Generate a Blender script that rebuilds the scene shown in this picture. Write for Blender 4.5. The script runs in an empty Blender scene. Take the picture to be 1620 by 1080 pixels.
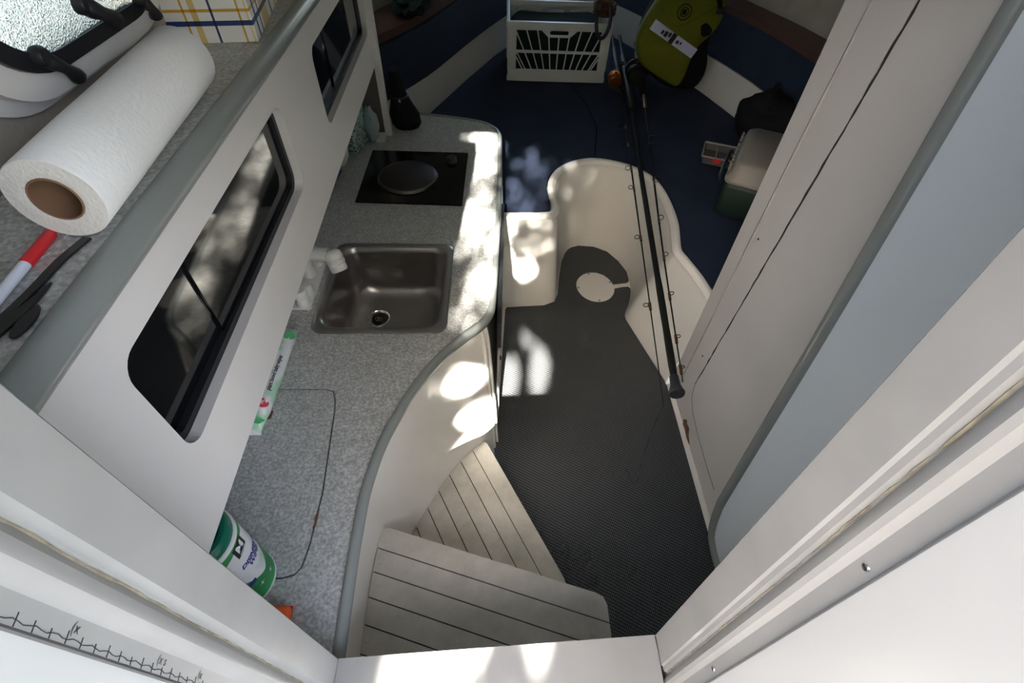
import bpy, bmesh, math, random
from mathutils import Vector, Matrix, noise
random.seed(7)
scene = bpy.context.scene
COL = scene.collection
PI = math.pi

# ------------------------------------------------------------------ camera
cam_d = bpy.data.cameras.new('camera'); cam = bpy.data.objects.new('camera', cam_d); COL.objects.link(cam)
cam_d.sensor_width = 36.0; cam_d.lens = 17.389; cam_d.clip_start = 0.01; cam_d.clip_end = 200
CR = ((0.999363, -0.0031625, -0.0355458), (-0.0210248, 0.7526608, -0.6580727), (0.0288351, 0.6584009, 0.7521149))
cm = Matrix(CR).to_4x4(); cm.translation = (0, 0, 1.40)
cam.matrix_world = cm
scene.camera = cam

# ------------------------------------------------------------------ sky, sun, exposure
world = bpy.data.worlds.new('sky'); scene.world = world; world.use_nodes = True
wn = world.node_tree.nodes; wl = world.node_tree.links
bg = wn['Background']
sky = wn.new('ShaderNodeTexSky'); sky.sky_type = 'NISHITA'; sky.sun_disc = False
sky.sun_elevation = math.radians(33); sky.sun_rotation = math.radians(186); sky.air_density = 1.0; sky.dust_density = 3.5
tint = wn.new('ShaderNodeMix'); tint.data_type = 'RGBA'; tint.blend_type = 'MULTIPLY'; tint.inputs[0].default_value = 1; tint.inputs[7].default_value = (1.06, 1.0, .93, 1)
wl.new(sky.outputs[0], tint.inputs[6]); wl.new(tint.outputs[2], bg.inputs[0]); bg.inputs[1].default_value = 1.62
SUN_T = Vector((0.10, 1.0, -0.65)).normalized()
sun_d = bpy.data.lights.new('sun', 'SUN'); sun = bpy.data.objects.new('sun', sun_d); COL.objects.link(sun)
sun_d.energy = 95.0; sun_d.angle = math.radians(0.53); sun_d.color = (1.0, 0.93, 0.82)
sun.rotation_euler = SUN_T.to_track_quat('-Z', 'Y').to_euler(); sun.location = (-.5, -4, 5)
scene.view_settings.view_transform = 'Standard'; scene.view_settings.look = 'None'
scene.view_settings.gamma = 1.0; scene.view_settings.use_curve_mapping = False
scene.view_settings.exposure = 0.18
scene.cycles.max_bounces = 12; scene.cycles.diffuse_bounces = 7
scene.cycles.caustics_reflective = False; scene.cycles.caustics_refractive = False
scene.cycles.sample_clamp_indirect = 8.0

# ------------------------------------------------------------------ materials
MATS = {}
def new_mat(name):
    m = bpy.data.materials.new(name); m.use_nodes = True; MATS[name] = m
    return m, m.node_tree.nodes, m.node_tree.links, m.node_tree.nodes['Principled BSDF']
def plain(name, col, rough=.5, metal=0., spec=.5, coat=0., bump=0., bscale=60., var=0., vscale=5., trans=0., ior=1.45):
    m, n, l, b = new_mat(name)
    b.inputs['Base Color'].default_value = (*col, 1); b.inputs['Roughness'].default_value = rough
    b.inputs['Metallic'].default_value = metal; b.inputs['Specular IOR Level'].default_value = spec
    b.inputs['Coat Weight'].default_value = coat; b.inputs['Transmission Weight'].default_value = trans
    b.inputs['IOR'].default_value = ior
    if bump or var:
        tc = n.new('ShaderNodeTexCoord')
    if var:
        t = n.new('ShaderNodeTexNoise'); t.inputs['Scale'].default_value = vscale; t.inputs['Detail'].default_value = 6
        l.new(tc.outputs['Object'], t.inputs['Vector'])
        r = n.new('ShaderNodeValToRGB')
        r.color_ramp.elements[0].position = .3; r.color_ramp.elements[1].position = .7
        r.color_ramp.elements[0].color = (*[c*(1-var) for c in col], 1); r.color_ramp.elements[1].color = (*[min(1, c*(1+var*.4)) for c in col], 1)
        l.new(t.outputs['Fac'], r.inputs['Fac']); l.new(r.outputs['Color'], b.inputs['Base Color'])
    if bump:
        t2 = n.new('ShaderNodeTexNoise'); t2.inputs['Scale'].default_value = bscale; t2.inputs['Detail'].default_value = 4
        l.new(tc.outputs['Object'], t2.inputs['Vector'])
        bp = n.new('ShaderNodeBump'); bp.inputs['Strength'].default_value = bump; bp.inputs['Distance'].default_value = .004
        l.new(t2.outputs['Fac'], bp.inputs['Height']); l.new(bp.outputs['Normal'], b.inputs['Normal'])
    return m
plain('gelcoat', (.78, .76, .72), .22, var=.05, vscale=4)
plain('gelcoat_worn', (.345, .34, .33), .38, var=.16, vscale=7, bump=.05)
plain('gelcoat_lit', (.84, .83, .80), .2)  # gelcoat copy lightened to stand in for bounce light in the recess
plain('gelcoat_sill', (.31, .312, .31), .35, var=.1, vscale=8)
plain('gelcoat_frame', (.62, .62, .61), .25)
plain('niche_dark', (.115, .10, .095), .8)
plain('panel_white', (.70, .68, .675), .42)
plain('panel_grey', (.54, .53, .53), .42, var=.05, vscale=3)
plain('panel_skylit', (.80, .88, .97), .40)  # pale blue puts skylight into the aft panel's colour
plain('vinyl_trim', (.225, .245, .242), .26)
plain('black_rubber', (.012, .013, .016), .45)
plain('black_plastic', (.014, .015, .017), .35)
plain('dark_gap', (.02, .018, .016), .8)
plain('navy', (.020, .029, .054), .85, spec=.2, bump=.25, bscale=400, var=.15, vscale=8)
plain('navy_seam', (.012, .02, .045), .9, spec=.2)
plain('hull_lining', (.30, .27, .235), .9, spec=.2, bump=.3, bscale=90, var=.18, vscale=10)
plain('trunk_lining', (.46, .42, .36), .95, spec=.1, bump=.4, bscale=160, var=.22, vscale=9)
plain('wood_trim', (.085, .042, .034), .5, var=.3, vscale=12)
plain('white_plastic', (.74, .73, .72), .35)
plain('crate_plastic', (.62, .64, .63), .45)
plain('cook_glass', (.006, .006, .007), .12, spec=.5)
plain('hot_plate', (.035, .026, .024), .45, metal=.4)
plain('plate_rim', (.14, .13, .12), .3, metal=1.0)
plain('chrome', (.75, .74, .72), .16, metal=1.0)
plain('paper', (.86, .87, .87), .95, spec=.1, bump=.28, bscale=190)
plain('paper_end', (.74, .72, .68), .95, spec=.1, bump=.4, bscale=300)
plain('cardboard', (.22, .13, .08), .9, spec=.1)
plain('red_plastic', (.62, .02, .03), .4)
plain('orange_plastic', (.80, .12, .03), .45)
plain('green_lid', (.0, .13, .085), .3)
plain('green_label', (.03, .30, .08), .4, var=.35, vscale=30)
plain('label_white', (.78, .77, .78), .4)
plain('ink_navy', (.03, .03, .22), .5)
plain('ink_black', (.02, .02, .025), .6)
plain('pack_green', (.10, .48, .19), .35)
plain('pack_red', (.62, .05, .09), .35)
plain('pack_pale', (.55, .70, .60), .35)
plain('lime_fabric', (.125, .145, .012), .75, spec=.25, bump=.2, bscale=200, var=.2, vscale=6)
plain('black_fabric', (.010, .011, .013), .9, spec=.15, bump=.3, bscale=150)
plain('dark_green_cloth', (.012, .022, .018), .95, spec=.1, bump=.3, bscale=80)
plain('reflective_strip', (.62, .66, .90), .3)
plain('cooler_green', (.006, .018, .013), .5)
plain('cooler_lid', (.24, .215, .185), .5, bump=.1, bscale=60)
plain('copper', (.36, .13, .05), .3, metal=.9)
plain('rod_black', (.007, .008, .006), .62, spec=.25)
plain('rod_gold', (.13, .065, .02), .35, metal=.5)
plain('cloth_brown', (.10, .05, .035), .9)
plain('book_blue', (.02, .07, .20), .5)
plain('clear_film', (.30, .38, .40), .25)
plain('grime', (.36, .31, .22), .9, var=.4, vscale=80)
plain('rust', (.16, .085, .05), .9, var=.4, vscale=60)
plain('light_block_cloth', (.30, .31, .33), .8)
plain('leaf', (.06, .13, .03), .6)
plain('bark', (.10, .075, .055), .9)
plain('water', (.10, .12, .11), .3)
plain('pen_white', (.70, .74, .86), .4)

def laminate():
    m, n, l, b = new_mat('laminate')
    tc = n.new('ShaderNodeTexCoord')
    t = n.new('ShaderNodeTexNoise'); t.inputs['Scale'].default_value = 38; t.inputs['Detail'].default_value = 9; t.inputs['Roughness'].default_value = .68
    t2 = n.new('ShaderNodeTexNoise'); t2.inputs['Scale'].default_value = 190; t2.inputs['Detail'].default_value = 6
    l.new(tc.outputs['Object'], t.inputs['Vector']); l.new(tc.outputs['Object'], t2.inputs['Vector'])
    r = n.new('ShaderNodeValToRGB'); e = r.color_ramp.elements
    e[0].position = .34; e[0].color = (.38, .388, .378, 1); e[1].position = .66; e[1].color = (.475, .48, .468, 1)
    r2 = n.new('ShaderNodeValToRGB'); e = r2.color_ramp.elements
    e[0].position = .38; e[0].color = (.74, .74, .74, 1); e[1].position = .70; e[1].color = (1.4, 1.4, 1.4, 1)
    mx = n.new('ShaderNodeMix'); mx.data_type = 'RGBA'; mx.blend_type = 'MULTIPLY'; mx.inputs[0].default_value = 1
    l.new(t.outputs['Fac'], r.inputs['Fac']); l.new(t2.outputs['Fac'], r2.inputs['Fac'])
    l.new(r.outputs['Color'], mx.inputs[6]); l.new(r2.outputs['Color'], mx.inputs[7]); l.new(mx.outputs[2], b.inputs['Base Color'])
    b.inputs['Roughness'].default_value = .38
laminate()
def carpet_mat():
    m, n, l, b = new_mat('carpet')
    tc = n.new('ShaderNodeTexCoord'); mp = n.new('ShaderNodeMapping'); mp.inputs['Rotation'].default_value = (0, 0, .5)
    l.new(tc.outputs['Object'], mp.inputs['Vector'])
    v = n.new('ShaderNodeTexWave'); v.bands_direction = 'X'; v.inputs['Scale'].default_value = 62; v.inputs['Distortion'].default_value = .6
    w = n.new('ShaderNodeTexWave'); w.bands_direction = 'Y'; w.inputs['Scale'].default_value = 40; w.inputs['Distortion'].default_value = .6
    for q in (v, w): l.new(mp.outputs['Vector'], q.inputs['Vector'])
    a = n.new('ShaderNodeMath'); a.operation = 'MULTIPLY'; l.new(v.outputs['Fac'], a.inputs[0]); l.new(w.outputs['Fac'], a.inputs[1])
    r = n.new('ShaderNodeValToRGB'); e = r.color_ramp.elements
    e[0].color = (.030, .034, .037, 1); e[1].color = (.165, .172, .182, 1); l.new(a.outputs[0], r.inputs['Fac'])
    l.new(r.outputs['Color'], b.inputs['Base Color']); b.inputs['Roughness'].default_value = .9; b.inputs['Specular IOR Level'].default_value = .2
    bp = n.new('ShaderNodeBump'); bp.inputs['Strength'].default_value = .7; bp.inputs['Distance'].default_value = .002
    l.new(a.outputs[0], bp.inputs['Height']); l.new(bp.outputs['Normal'], b.inputs['Normal'])
carpet_mat()
def plank_mat():
    m, n, l, b = new_mat('plank_paint')
    tc = n.new('ShaderNodeTexCoord')
    t = n.new('ShaderNodeTexNoise'); t.inputs['Scale'].default_value = 9; t.inputs['Detail'].default_value = 8; t.inputs['Roughness'].default_value = .7
    l.new(tc.outputs['Object'], t.inputs['Vector'])
    r = n.new('ShaderNodeValToRGB'); e = r.color_ramp.elements
    e[0].position = .28; e[0].color = (.32, .30, .262, 1); e[1].position = .62; e[1].color = (.47, .447, .40, 1)
    l.new(t.outputs['Fac'], r.inputs['Fac']); l.new(r.outputs['Color'], b.inputs['Base Color']); b.inputs['Roughness'].default_value = .45
plank_mat()
def steel_mat():
    m, n, l, b = new_mat('steel')
    tc = n.new('ShaderNodeTexCoord'); mp = n.new('ShaderNodeMapping'); mp.inputs['Scale'].default_value = (6, 120, 120)
    t = n.new('ShaderNodeTexNoise'); t.inputs['Scale'].default_value = 1; t.inputs['Detail'].default_value = 3
    l.new(tc.outputs['Object'], mp.inputs['Vector']); l.new(mp.outputs['Vector'], t.inputs['Vector'])
    r = n.new('ShaderNodeMapRange'); r.inputs[3].default_value = .27; r.inputs[4].default_value = .31
    l.new(t.outputs['Fac'], r.inputs[0]); l.new(r.outputs[0], b.inputs['Roughness'])
    b.inputs['Base Color'].default_value = (.42, .40, .385, 1); b.inputs['Metallic'].default_value = 1
steel_mat()
def smoked_mat():
    m, n, l, b = new_mat('smoked_acrylic')
    b.inputs['Base Color'].default_value = (.004, .005, .006, 1); b.inputs['Roughness'].default_value = .05; b.inputs['Specular IOR Level'].default_value = .6
smoked_mat()
def port_glass():
    m, n, l, b = new_mat('port_acrylic')
    b.inputs['Base Color'].default_value = (.34, .38, .37, 1); b.inputs['Roughness'].default_value = .12; b.inputs['Transmission Weight'].default_value = .85
    tc = n.new('ShaderNodeTexCoord'); t = n.new('ShaderNodeTexNoise'); t.inputs['Scale'].default_value = 520; t.inputs['Detail'].default_value = 1
    l.new(tc.outputs['Object'], t.inputs['Vector'])
    bp = n.new('ShaderNodeBump'); bp.inputs['Strength'].default_value = .6; bp.inputs['Distance'].default_value = .002
    l.new(t.outputs['Fac'], bp.inputs['Height']); l.new(bp.outputs['Normal'], b.inputs['Normal'])
port_glass()
def stripes(n, l, val, base, bands, mult=True):
    """colour along one coordinate: constant bands (start, end, colour) over a base"""
    r = n.new('ShaderNodeValToRGB'); r.color_ramp.interpolation = 'CONSTANT'; cr = r.color_ramp
    stops = [(0.0, base)]
    for s, e_, c in bands: stops += [(s, c), (e_, base)]
    while len(cr.elements) < len(stops): cr.elements.new(0.5)
    for el, (p, c) in zip(cr.elements, stops): el.position = p; el.color = (*c, 1)
    l.new(val, r.inputs['Fac'])
    return r.outputs['Color']
def plaid_mat():
    m, n, l, b = new_mat('plaid_print')
    tc = n.new('ShaderNodeTexCoord'); sx = n.new('ShaderNodeSeparateXYZ'); l.new(tc.outputs['Object'], sx.inputs[0])
    def scale(o, k, off):
        q = n.new('ShaderNodeMath'); q.operation = 'MULTIPLY_ADD'; q.inputs[1].default_value = k; q.inputs[2].default_value = off; l.new(o, q.inputs[0]); return q.outputs[0]
    W = (1, 1, 1); gold = (.75, .42, .05); pale = (.92, .78, .42); navy = (.02, .05, .20); tan = (.80, .60, .25)
    vx = stripes(n, l, scale(sx.outputs['X'], 7.6, 1.0), W, [(.24, .265, gold), (.33, .40, tan), (.55, .575, navy), (.86, .885, gold), (.95, .98, pale)])
    ysum = scale(sx.outputs['Y'], 4.2, 0.0)
    vy = stripes(n, l, ysum, W, [(.10, .14, navy), (.22, .25, navy), (.30, .5, tan), (.62, .66, navy), (.8, .84, gold)])
    vz = stripes(n, l, scale(sx.outputs['Z'], 6.5, 0.0), W, [(.16, .205, navy), (.285, .31, gold), (.42, .45, pale), (.47, .50, pale), (.52, .56, pale), (.58, .62, pale), (.64, .69, pale), (.71, .9, pale)])
    geo = n.new('ShaderNodeNewGeometry'); gs = n.new('ShaderNodeSeparateXYZ')
    vt = n.new('ShaderNodeVectorTransform'); vt.vector_type = 'NORMAL'; vt.convert_from = 'WORLD'; vt.convert_to = 'OBJECT'
    l.new(geo.outputs['True Normal'], vt.inputs[0]); l.new(vt.outputs[0], gs.inputs[0])
    ab = n.new('ShaderNodeMath'); ab.operation = 'ABSOLUTE'; l.new(gs.outputs['X'], ab.inputs[0])
    gt = n.new('ShaderNodeMath'); gt.operation = 'GREATER_THAN'; gt.inputs[1].default_value = .5; l.new(ab.outputs[0], gt.inputs[0])
    mh = n.new('ShaderNodeMix'); mh.data_type = 'RGBA'; l.new(gt.outputs[0], mh.inputs[0]); l.new(vx, mh.inputs[6]); l.new(vy, mh.inputs[7])
    mm = n.new('ShaderNodeMix'); mm.data_type = 'RGBA'; mm.blend_type = 'MULTIPLY'; mm.inputs[0].default_value = 1
    l.new(mh.outputs[2], mm.inputs[6]); l.new(vz, mm.inputs[7])
    dk = n.new('ShaderNodeMix'); dk.data_type = 'RGBA'; dk.blend_type = 'MULTIPLY'; dk.inputs[0].default_value = 1; dk.inputs[7].default_value = (.80, .80, .78, 1)
    l.new(mm.outputs[2], dk.inputs[6]); l.new(dk.outputs[2], b.inputs['Base Color']); b.inputs['Roughness'].default_value = .45
plaid_mat()
def floral_mat():
    m, n, l, b = new_mat('floral_print')
    tc = n.new('ShaderNodeTexCoord'); v = n.new('ShaderNodeTexVoronoi'); v.inputs['Scale'].default_value = 95
    l.new(tc.outputs['Object'], v.inputs['Vector'])
    r = n.new('ShaderNodeValToRGB'); r.color_ramp.interpolation = 'CONSTANT'; e = r.color_ramp.elements
    e[0].color = (.05, .17, .19, 1); e[1].position = .42; e[1].color = (.42, .55, .55, 1)
    l.new(v.outputs['Distance'], r.inputs['Fac']); l.new(r.outputs['Color'], b.inputs['Base Color']); b.inputs['Roughness'].default_value = .5
floral_mat()

# ------------------------------------------------------------------ mesh helpers
def root_of(o):
    while o.parent: o = o.parent
    return o
def obj(name, bm, mat, parent=None, smooth=False, local=False):
    me = bpy.data.meshes.new(name)
    bmesh.ops.recalc_face_normals(bm, faces=bm.faces)
    if parent is None and not local:
        xs = [v.co for v in bm.verts]
        o0 = Vector(((min(v.x for v in xs)+max(v.x for v in xs))/2, (min(v.y for v in xs)+max(v.y for v in xs))/2, min(v.z for v in xs)))
        bmesh.ops.translate(bm, verts=bm.verts, vec=-o0)
    elif parent is not None and not local:
        inv = root_of(parent).matrix_basis.inverted()
        bmesh.ops.transform(bm, matrix=inv, verts=bm.verts)
    bm.to_mesh(me); bm.free()
    me.materials.append(MATS[mat])
    if smooth:
        for p in me.polygons: p.use_smooth = True
        try: me.set_sharp_from_angle(angle=math.radians(smooth if smooth > 1 else 40))
        except Exception: pass
    o = bpy.data.objects.new(name, me); COL.objects.link(o)
    if parent is not None: o.parent = parent
    elif not local: o.location = o0
    return o
def empty(name, loc, rot=(0, 0, 0)):
    o = bpy.data.objects.new(name, None); COL.objects.link(o); o.empty_display_size = .05
    o.matrix_basis = Matrix.LocRotScale(Vector(loc), __import__('mathutils').Euler(rot), None)
    return o
def tag(o, label, cat, group=None, kind=None):
    o['label'] = label; o['category'] = cat
    if group: o['group'] = group
    if kind: o['kind'] = kind
    return o
def struct(o, label=None):
    o['kind'] = 'structure'
    if label: o['label'] = label
    return o
def thing(name, loc, label, cat, rot=(0, 0, 0), group=None):
    return tag(empty(name, loc, rot), label, cat, group)
def BM(): return bmesh.new()
def add_box(bm, lo, hi, bev=0., seg=2, mat=None):
    ret = bmesh.ops.create_cube(bm, size=1.0)
    vs = ret['verts']; lo = Vector(lo); hi = Vector(hi); c = (lo+hi)/2; s = hi-lo
    for v in vs: v.co = Vector((v.co.x*s.x, v.co.y*s.y, v.co.z*s.z)) + c
    if bev > 0:
        es = list({e for v in vs for e in v.link_edges})
        r = bmesh.ops.bevel(bm, geom=es, offset=bev, segments=seg, affect='EDGES', profile=.5)
        vs = list({v for f in r['faces'] for v in f.verts} | {v for v in vs if v.is_valid})
    if mat is not None: bmesh.ops.transform(bm, matrix=mat, verts=vs)
    return bm
def box(lo, hi, bev=0., seg=2, mat=None): return add_box(BM(), lo, hi, bev, seg, mat)
def plate(outer, z0, z1, holes=(), frame=None, bm=None):
    """flat slab from 2-D outlines (with holes); frame maps (u, v, w) -> world"""
    bm = bm or BM(); es = []
    F = frame or (lambda u, v, w: (u, v, w))
    loops = []
    for lp in [outer, *holes]:
        vs = [bm.verts.new(F(u, v, z0)) for u, v in lp]
        loops.append(vs); es += [bm.edges.new((vs[i], vs[(i+1) % len(vs)])) for i in range(len(vs))]
    if holes:
        r = bmesh.ops.triangle_fill(bm, use_beauty=True, use_dissolve=False, edges=es)
        fs = [g for g in r['geom'] if isinstance(g, bmesh.types.BMFace)]
    else:
        fs = [bm.faces.new(loops[0])]; fs[0].normal_update(); fs = bmesh.ops.triangulate(bm, faces=fs)['faces']
    ups = []
    vmap = {}
    for lp, vs in zip([outer, *holes], loops):
        for (u, v), w in zip(lp, vs): vmap[w] = bm.verts.new(F(u, v, z1))
    for f in list(fs): bm.faces.new([vmap[v] for v in reversed(f.verts)])
    for vs in loops:
        for i in range(len(vs)):
            a, b2 = vs[i], vs[(i+1) % len(vs)]
            bm.faces.new((a, b2, vmap[b2], vmap[a]))
    return bm
def rr(cx, cy, w, h, r, n=6):
    pts = []
    for (sx, sy, a0) in ((1, 1, 0), (-1, 1, 90), (-1, -1, 180), (1, -1, 270)):
        for k in range(n+1):
            a = math.radians(a0+90*k/n); pts.append((cx+sx*(w/2-r)+r*math.cos(a), cy+sy*(h/2-r)+r*math.sin(a)))
    return pts
def loft(rings, closed=True, cap=(False, False), bm=None):
    bm = bm or BM(); R = [[bm.verts.new(p) for p in r] for r in rings]
    n = len(R[0])
    for a, b2 in zip(R, R[1:]):
        for i in range(n if closed else n-1):
            j = (i+1) % n
            bm.faces.new((a[i], a[j], b2[j], b2[i]))
    if cap[0]: bm.faces.new(list(reversed(R[0])))
    if cap[1]: bm.faces.new(R[-1])
    return bm
def frames(pts):
    pts = [Vector(p) for p in pts]; out = []
    t0 = (pts[1]-pts[0]).normalized()
    u = t0.orthogonal().normalized()
    for i, p in enumerate(pts):
        t = (pts[min(i+1, len(pts)-1)]-pts[max(i-1, 0)]).normalized()
        u = (u-t*u.dot(t)).normalized(); out.append((p, t, u, t.cross(u)))
    return out
def tube(pts, rad, segs=8, bm=None, caps=True, closed=False):
    if closed:
        pts = list(pts)
    rs = rad if isinstance(rad, (list, tuple)) else [rad]*len(pts)
    rings = []
    if closed:
        P = [Vector(p) for p in pts]; n = len(P); c = sum(P, Vector())/n
        nrm = (P[1]-P[0]).cross(P[2]-P[1]).normalized()
        for i in range(n):
            t = (P[(i+1) % n]-P[i-1]).normalized(); u = nrm; v = t.cross(u)
            rings.append([P[i]+(u*math.cos(a)+v*math.sin(a))*rs[i] for a in [2*PI*k/segs for k in range(segs)]])
        rings.append(rings[0])
        return loft(rings, True, (False, False), bm)
    for (p, t, u, v), r in zip(frames(pts), rs):
        rings.append([p+(u*math.cos(a)+v*math.sin(a))*r for a in [2*PI*k/segs for k in range(segs)]])
    return loft(rings, True, (caps, caps), bm)
def sweep(path, prof, up=(0, 0, 1), bm=None, caps=True):
    """profile points (s, h): s to the right of travel, h along up"""
    P = [Vector(p) for p in path]; up = Vector(up); rings = []
    for i, p in enumerate(P):
        t = (P[min(i+1, len(P)-1)]-P[max(i-1, 0)]).normalized(); s = t.cross(up).normalized(); w = s.cross(t).normalized()
        k = 1.0
        rings.append([p+s*a*k+w*b2 for a, b2 in prof])
    return loft(rings, True, (caps, caps), bm)
def lathe(prof, seg=24, mat=None, bm=None, cap=True):
    """(r, z) profile about local Z"""
    rings = [[Vector((r*math.cos(2*PI*k/seg), r*math.sin(2*PI*k/seg), z)) for k in range(seg)] for r, z in prof]
    b = loft(rings, True, (cap, cap))
    if mat is not None: bmesh.ops.transform(b, matrix=mat, verts=b.verts)
    if bm is not None:
        me = bpy.data.meshes.new('t'); b.to_mesh(me); b.free(); bm.from_mesh(me); bpy.data.meshes.remove(me); return bm
    return b
def smooth_path(pts, n=6):
    P = [Vector(p) for p in pts]; out = []
    for i in range(len(P)-1):
        p0, p1, p2, p3 = P[max(i-1, 0)], P[i], P[i+1], P[min(i+2, len(P)-1)]
        for k in range(n):
            t = k/n
            out.append(.5*((2*p1)+(-p0+p2)*t+(2*p0-5*p1+4*p2-p3)*t*t+(-p0+3*p1-3*p2+p3)*t**3))
    out.append(P[-1]); return out
def circle(c, r, n=16, axis='Z'):
    pts = []
    for k in range(n):
        a = 2*PI*k/n; u, v = r*math.cos(a), r*math.sin(a)
        pts.append(Vector(c)+(Vector((u, v, 0)) if axis == 'Z' else Vector((u, 0, v)) if axis == 'Y' else Vector((0, u, v))))
    return pts
def rot_to(d):
    return Vector(d).normalized().to_track_quat('Z', 'Y').to_matrix().to_4x4()
def at(p, d=None):
    m = Matrix.Translation(Vector(p))
    return m @ rot_to(d) if d is not None else m
def clip(poly, nx, ny, c):
    """keep the side nx*x+ny*y <= c"""
    out = []
    for i in range(len(poly)):
        a, b2 = poly[i], poly[(i+1) % len(poly)]
        da, db = nx*a[0]+ny*a[1]-c, nx*b2[0]+ny*b2[1]-c
        if da <= 0: out.append(a)
        if (da < 0) != (db < 0) and da != db:
            t = da/(da-db); out.append((a[0]+(b2[0]-a[0])*t, a[1]+(b2[1]-a[1])*t))
    return out
def bevel_all(bm, off, seg=2, ang=30):
    es = [e for e in bm.edges if len(e.link_faces) == 2 and e.calc_face_angle(0) > math.radians(ang)]
    bmesh.ops.bevel(bm, geom=es, offset=off, segments=seg, affect='EDGES', profile=.5); return bm
def text_bm(s, size, thick=.0004, bold=0.0, spacing=1.0):
    c = bpy.data.curves.new('t', 'FONT'); c.body = s; c.size = size; c.align_x = 'CENTER'; c.align_y = 'CENTER'
    c.offset = bold; c.resolution_u = 2; c.space_character = spacing
    o = bpy.data.objects.new('t', c); me = bpy.data.meshes.new_from_object(o)
    bm = BM(); bm.from_mesh(me); bpy.data.objects.remove(o); bpy.data.curves.remove(c); bpy.data.meshes.remove(me)
    return bm
def blob(bm, c, s, seed=0, amp=.18, sub=3, freq=3.0):
    r = bmesh.ops.create_icosphere(bm, subdivisions=sub, radius=1.0)
    for v in r['verts']:
        k = 1+amp*noise.noise(v.co*freq+Vector((seed*7.3, seed*3.1, 0)))
        v.co = Vector((v.co.x*s[0]*k, v.co.y*s[1]*k, v.co.z*s[2]*k))+Vector(c)
    return bm

# ================================================================== THE SETTING
# ---- sole and its carpet
struct(obj('floor', box((-.75, .10, -.04), (.80, 1.95, 0)), 'gelcoat'))
cx, cy, rx, ry = .421, 1.527, .080, .094
def ell(a): return (cx+rx*math.cos(math.radians(a)), cy+ry*math.sin(math.radians(a)))
outl = [(-.26, .145), (.600, .145), (.606, .429), (.606, 1.015), (.600, 1.043), (.516, 1.337), (.516, 1.36), (.546, 1.426), (.564, 1.495), (.566, 1.515), (.560, 1.526), (.536, 1.524)]
outl += [ell(a) for a in range(-8, -354, -11)]
outl += [(.540, 1.552), (.560, 1.556), (.569, 1.566), (.569, 1.621), (.544, 1.692), (.504, 1.757), (.45, 1.790), (.379, 1.798), (.326, 1.777), (.291, 1.68), (.272, 1.576), (.258, 1.479), (.242, 1.434), (.197, 1.412), (.05, 1.400), (.043, 1.39), (.007, .80), (-.26, .80)]
ca = obj('floor_carpet', plate(outl, 0, .007), 'carpet')
tag(ca, 'dark grey woven carpet covering the cabin sole', 'carpet')
# ---- round inspection hatch
h = thing('inspection_hatch', (cx, cy, 0), 'round white inspection hatch set into the carpet', 'hatch')
hb = lathe([(.0001, .0045), (.90, .0045), (.97, .003), (.985, 0)], 40)
for v in hb.verts: v.co = Vector((v.co.x*rx+cx, v.co.y*ry+cy, v.co.z))
obj('cover', hb, 'white_plastic', h, smooth=True)
for a in (20, 105, 185, 275):
    p = ell(a); p = (cx+(p[0]-cx)*.88, cy+(p[1]-cy)*.88)
    obj('screw', lathe([(.0001, .0065), (.0025, .006), (.0035, .0045)], 10, Matrix.Translation((*p, 0))), 'black_plastic', h)

# ---- companionway bulkhead, jambs and sill
def leaner(k, z0): return lambda x, y, z: Vector((x, y+k*(z-z0), z))
def prism_lean(poly, z0, z1, k, zr=.55):
    L = leaner(k, zr)
    return loft([[L(x, y, z0) for x, y in poly], [L(x, y, z1) for x, y in poly]], True, (True, True))
LK, RK = .012, .045
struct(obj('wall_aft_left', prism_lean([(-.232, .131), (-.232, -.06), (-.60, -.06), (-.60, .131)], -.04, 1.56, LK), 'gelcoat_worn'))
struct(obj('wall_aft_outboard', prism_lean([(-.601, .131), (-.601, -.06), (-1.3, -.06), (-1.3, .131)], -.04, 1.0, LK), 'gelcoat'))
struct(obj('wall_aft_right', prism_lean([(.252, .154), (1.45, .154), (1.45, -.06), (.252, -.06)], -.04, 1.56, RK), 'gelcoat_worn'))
lj = [(-.231, .132), (-.2265, .132), (-.225, .1305), (-.225, .0945), (-.2265, .092), (-.2295, .0895), (-.2305, .087), (-.2285, .084), (-.2245, .081), (-.2225, .0765), (-.2225, .073), (-.2245, .069), (-.228, .066), (-.2295, .064), (-.2295, .051), (-.233, .051)]
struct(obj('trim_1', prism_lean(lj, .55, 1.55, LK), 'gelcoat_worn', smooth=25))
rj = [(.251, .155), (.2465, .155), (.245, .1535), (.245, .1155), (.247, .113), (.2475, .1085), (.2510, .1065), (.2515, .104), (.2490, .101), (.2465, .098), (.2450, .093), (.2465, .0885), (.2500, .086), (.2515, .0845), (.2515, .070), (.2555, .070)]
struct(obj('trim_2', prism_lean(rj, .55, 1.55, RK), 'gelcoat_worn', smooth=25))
struct(obj('trim_14', prism_lean([(-.233, .0505), (-.2285, .0495), (-.226, .0475), (-.2255, .044), (-.2265, -.05), (-.233, -.05)], .55, 1.55, LK), 'gelcoat_frame', smooth=25))
struct(obj('trim_15', prism_lean([(.2530, .0695), (.2505, .0685), (.2475, .066), (.2470, .062), (.2480, -.05), (.2530, -.05)], .55, 1.55, RK), 'gelcoat_frame', smooth=25))
sill = bevel_all(plate([(-.2245, -.05), (.2445, -.05), (.2445, .1545), (-.2245, .1315)], .36, .55), .004, 2)
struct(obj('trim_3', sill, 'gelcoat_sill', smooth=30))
struct(obj('trim_4', plate([(-.25, -.05), (.25, -.05), (.25, .125), (-.25, .125)], -.03, .36), 'gelcoat'))
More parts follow.
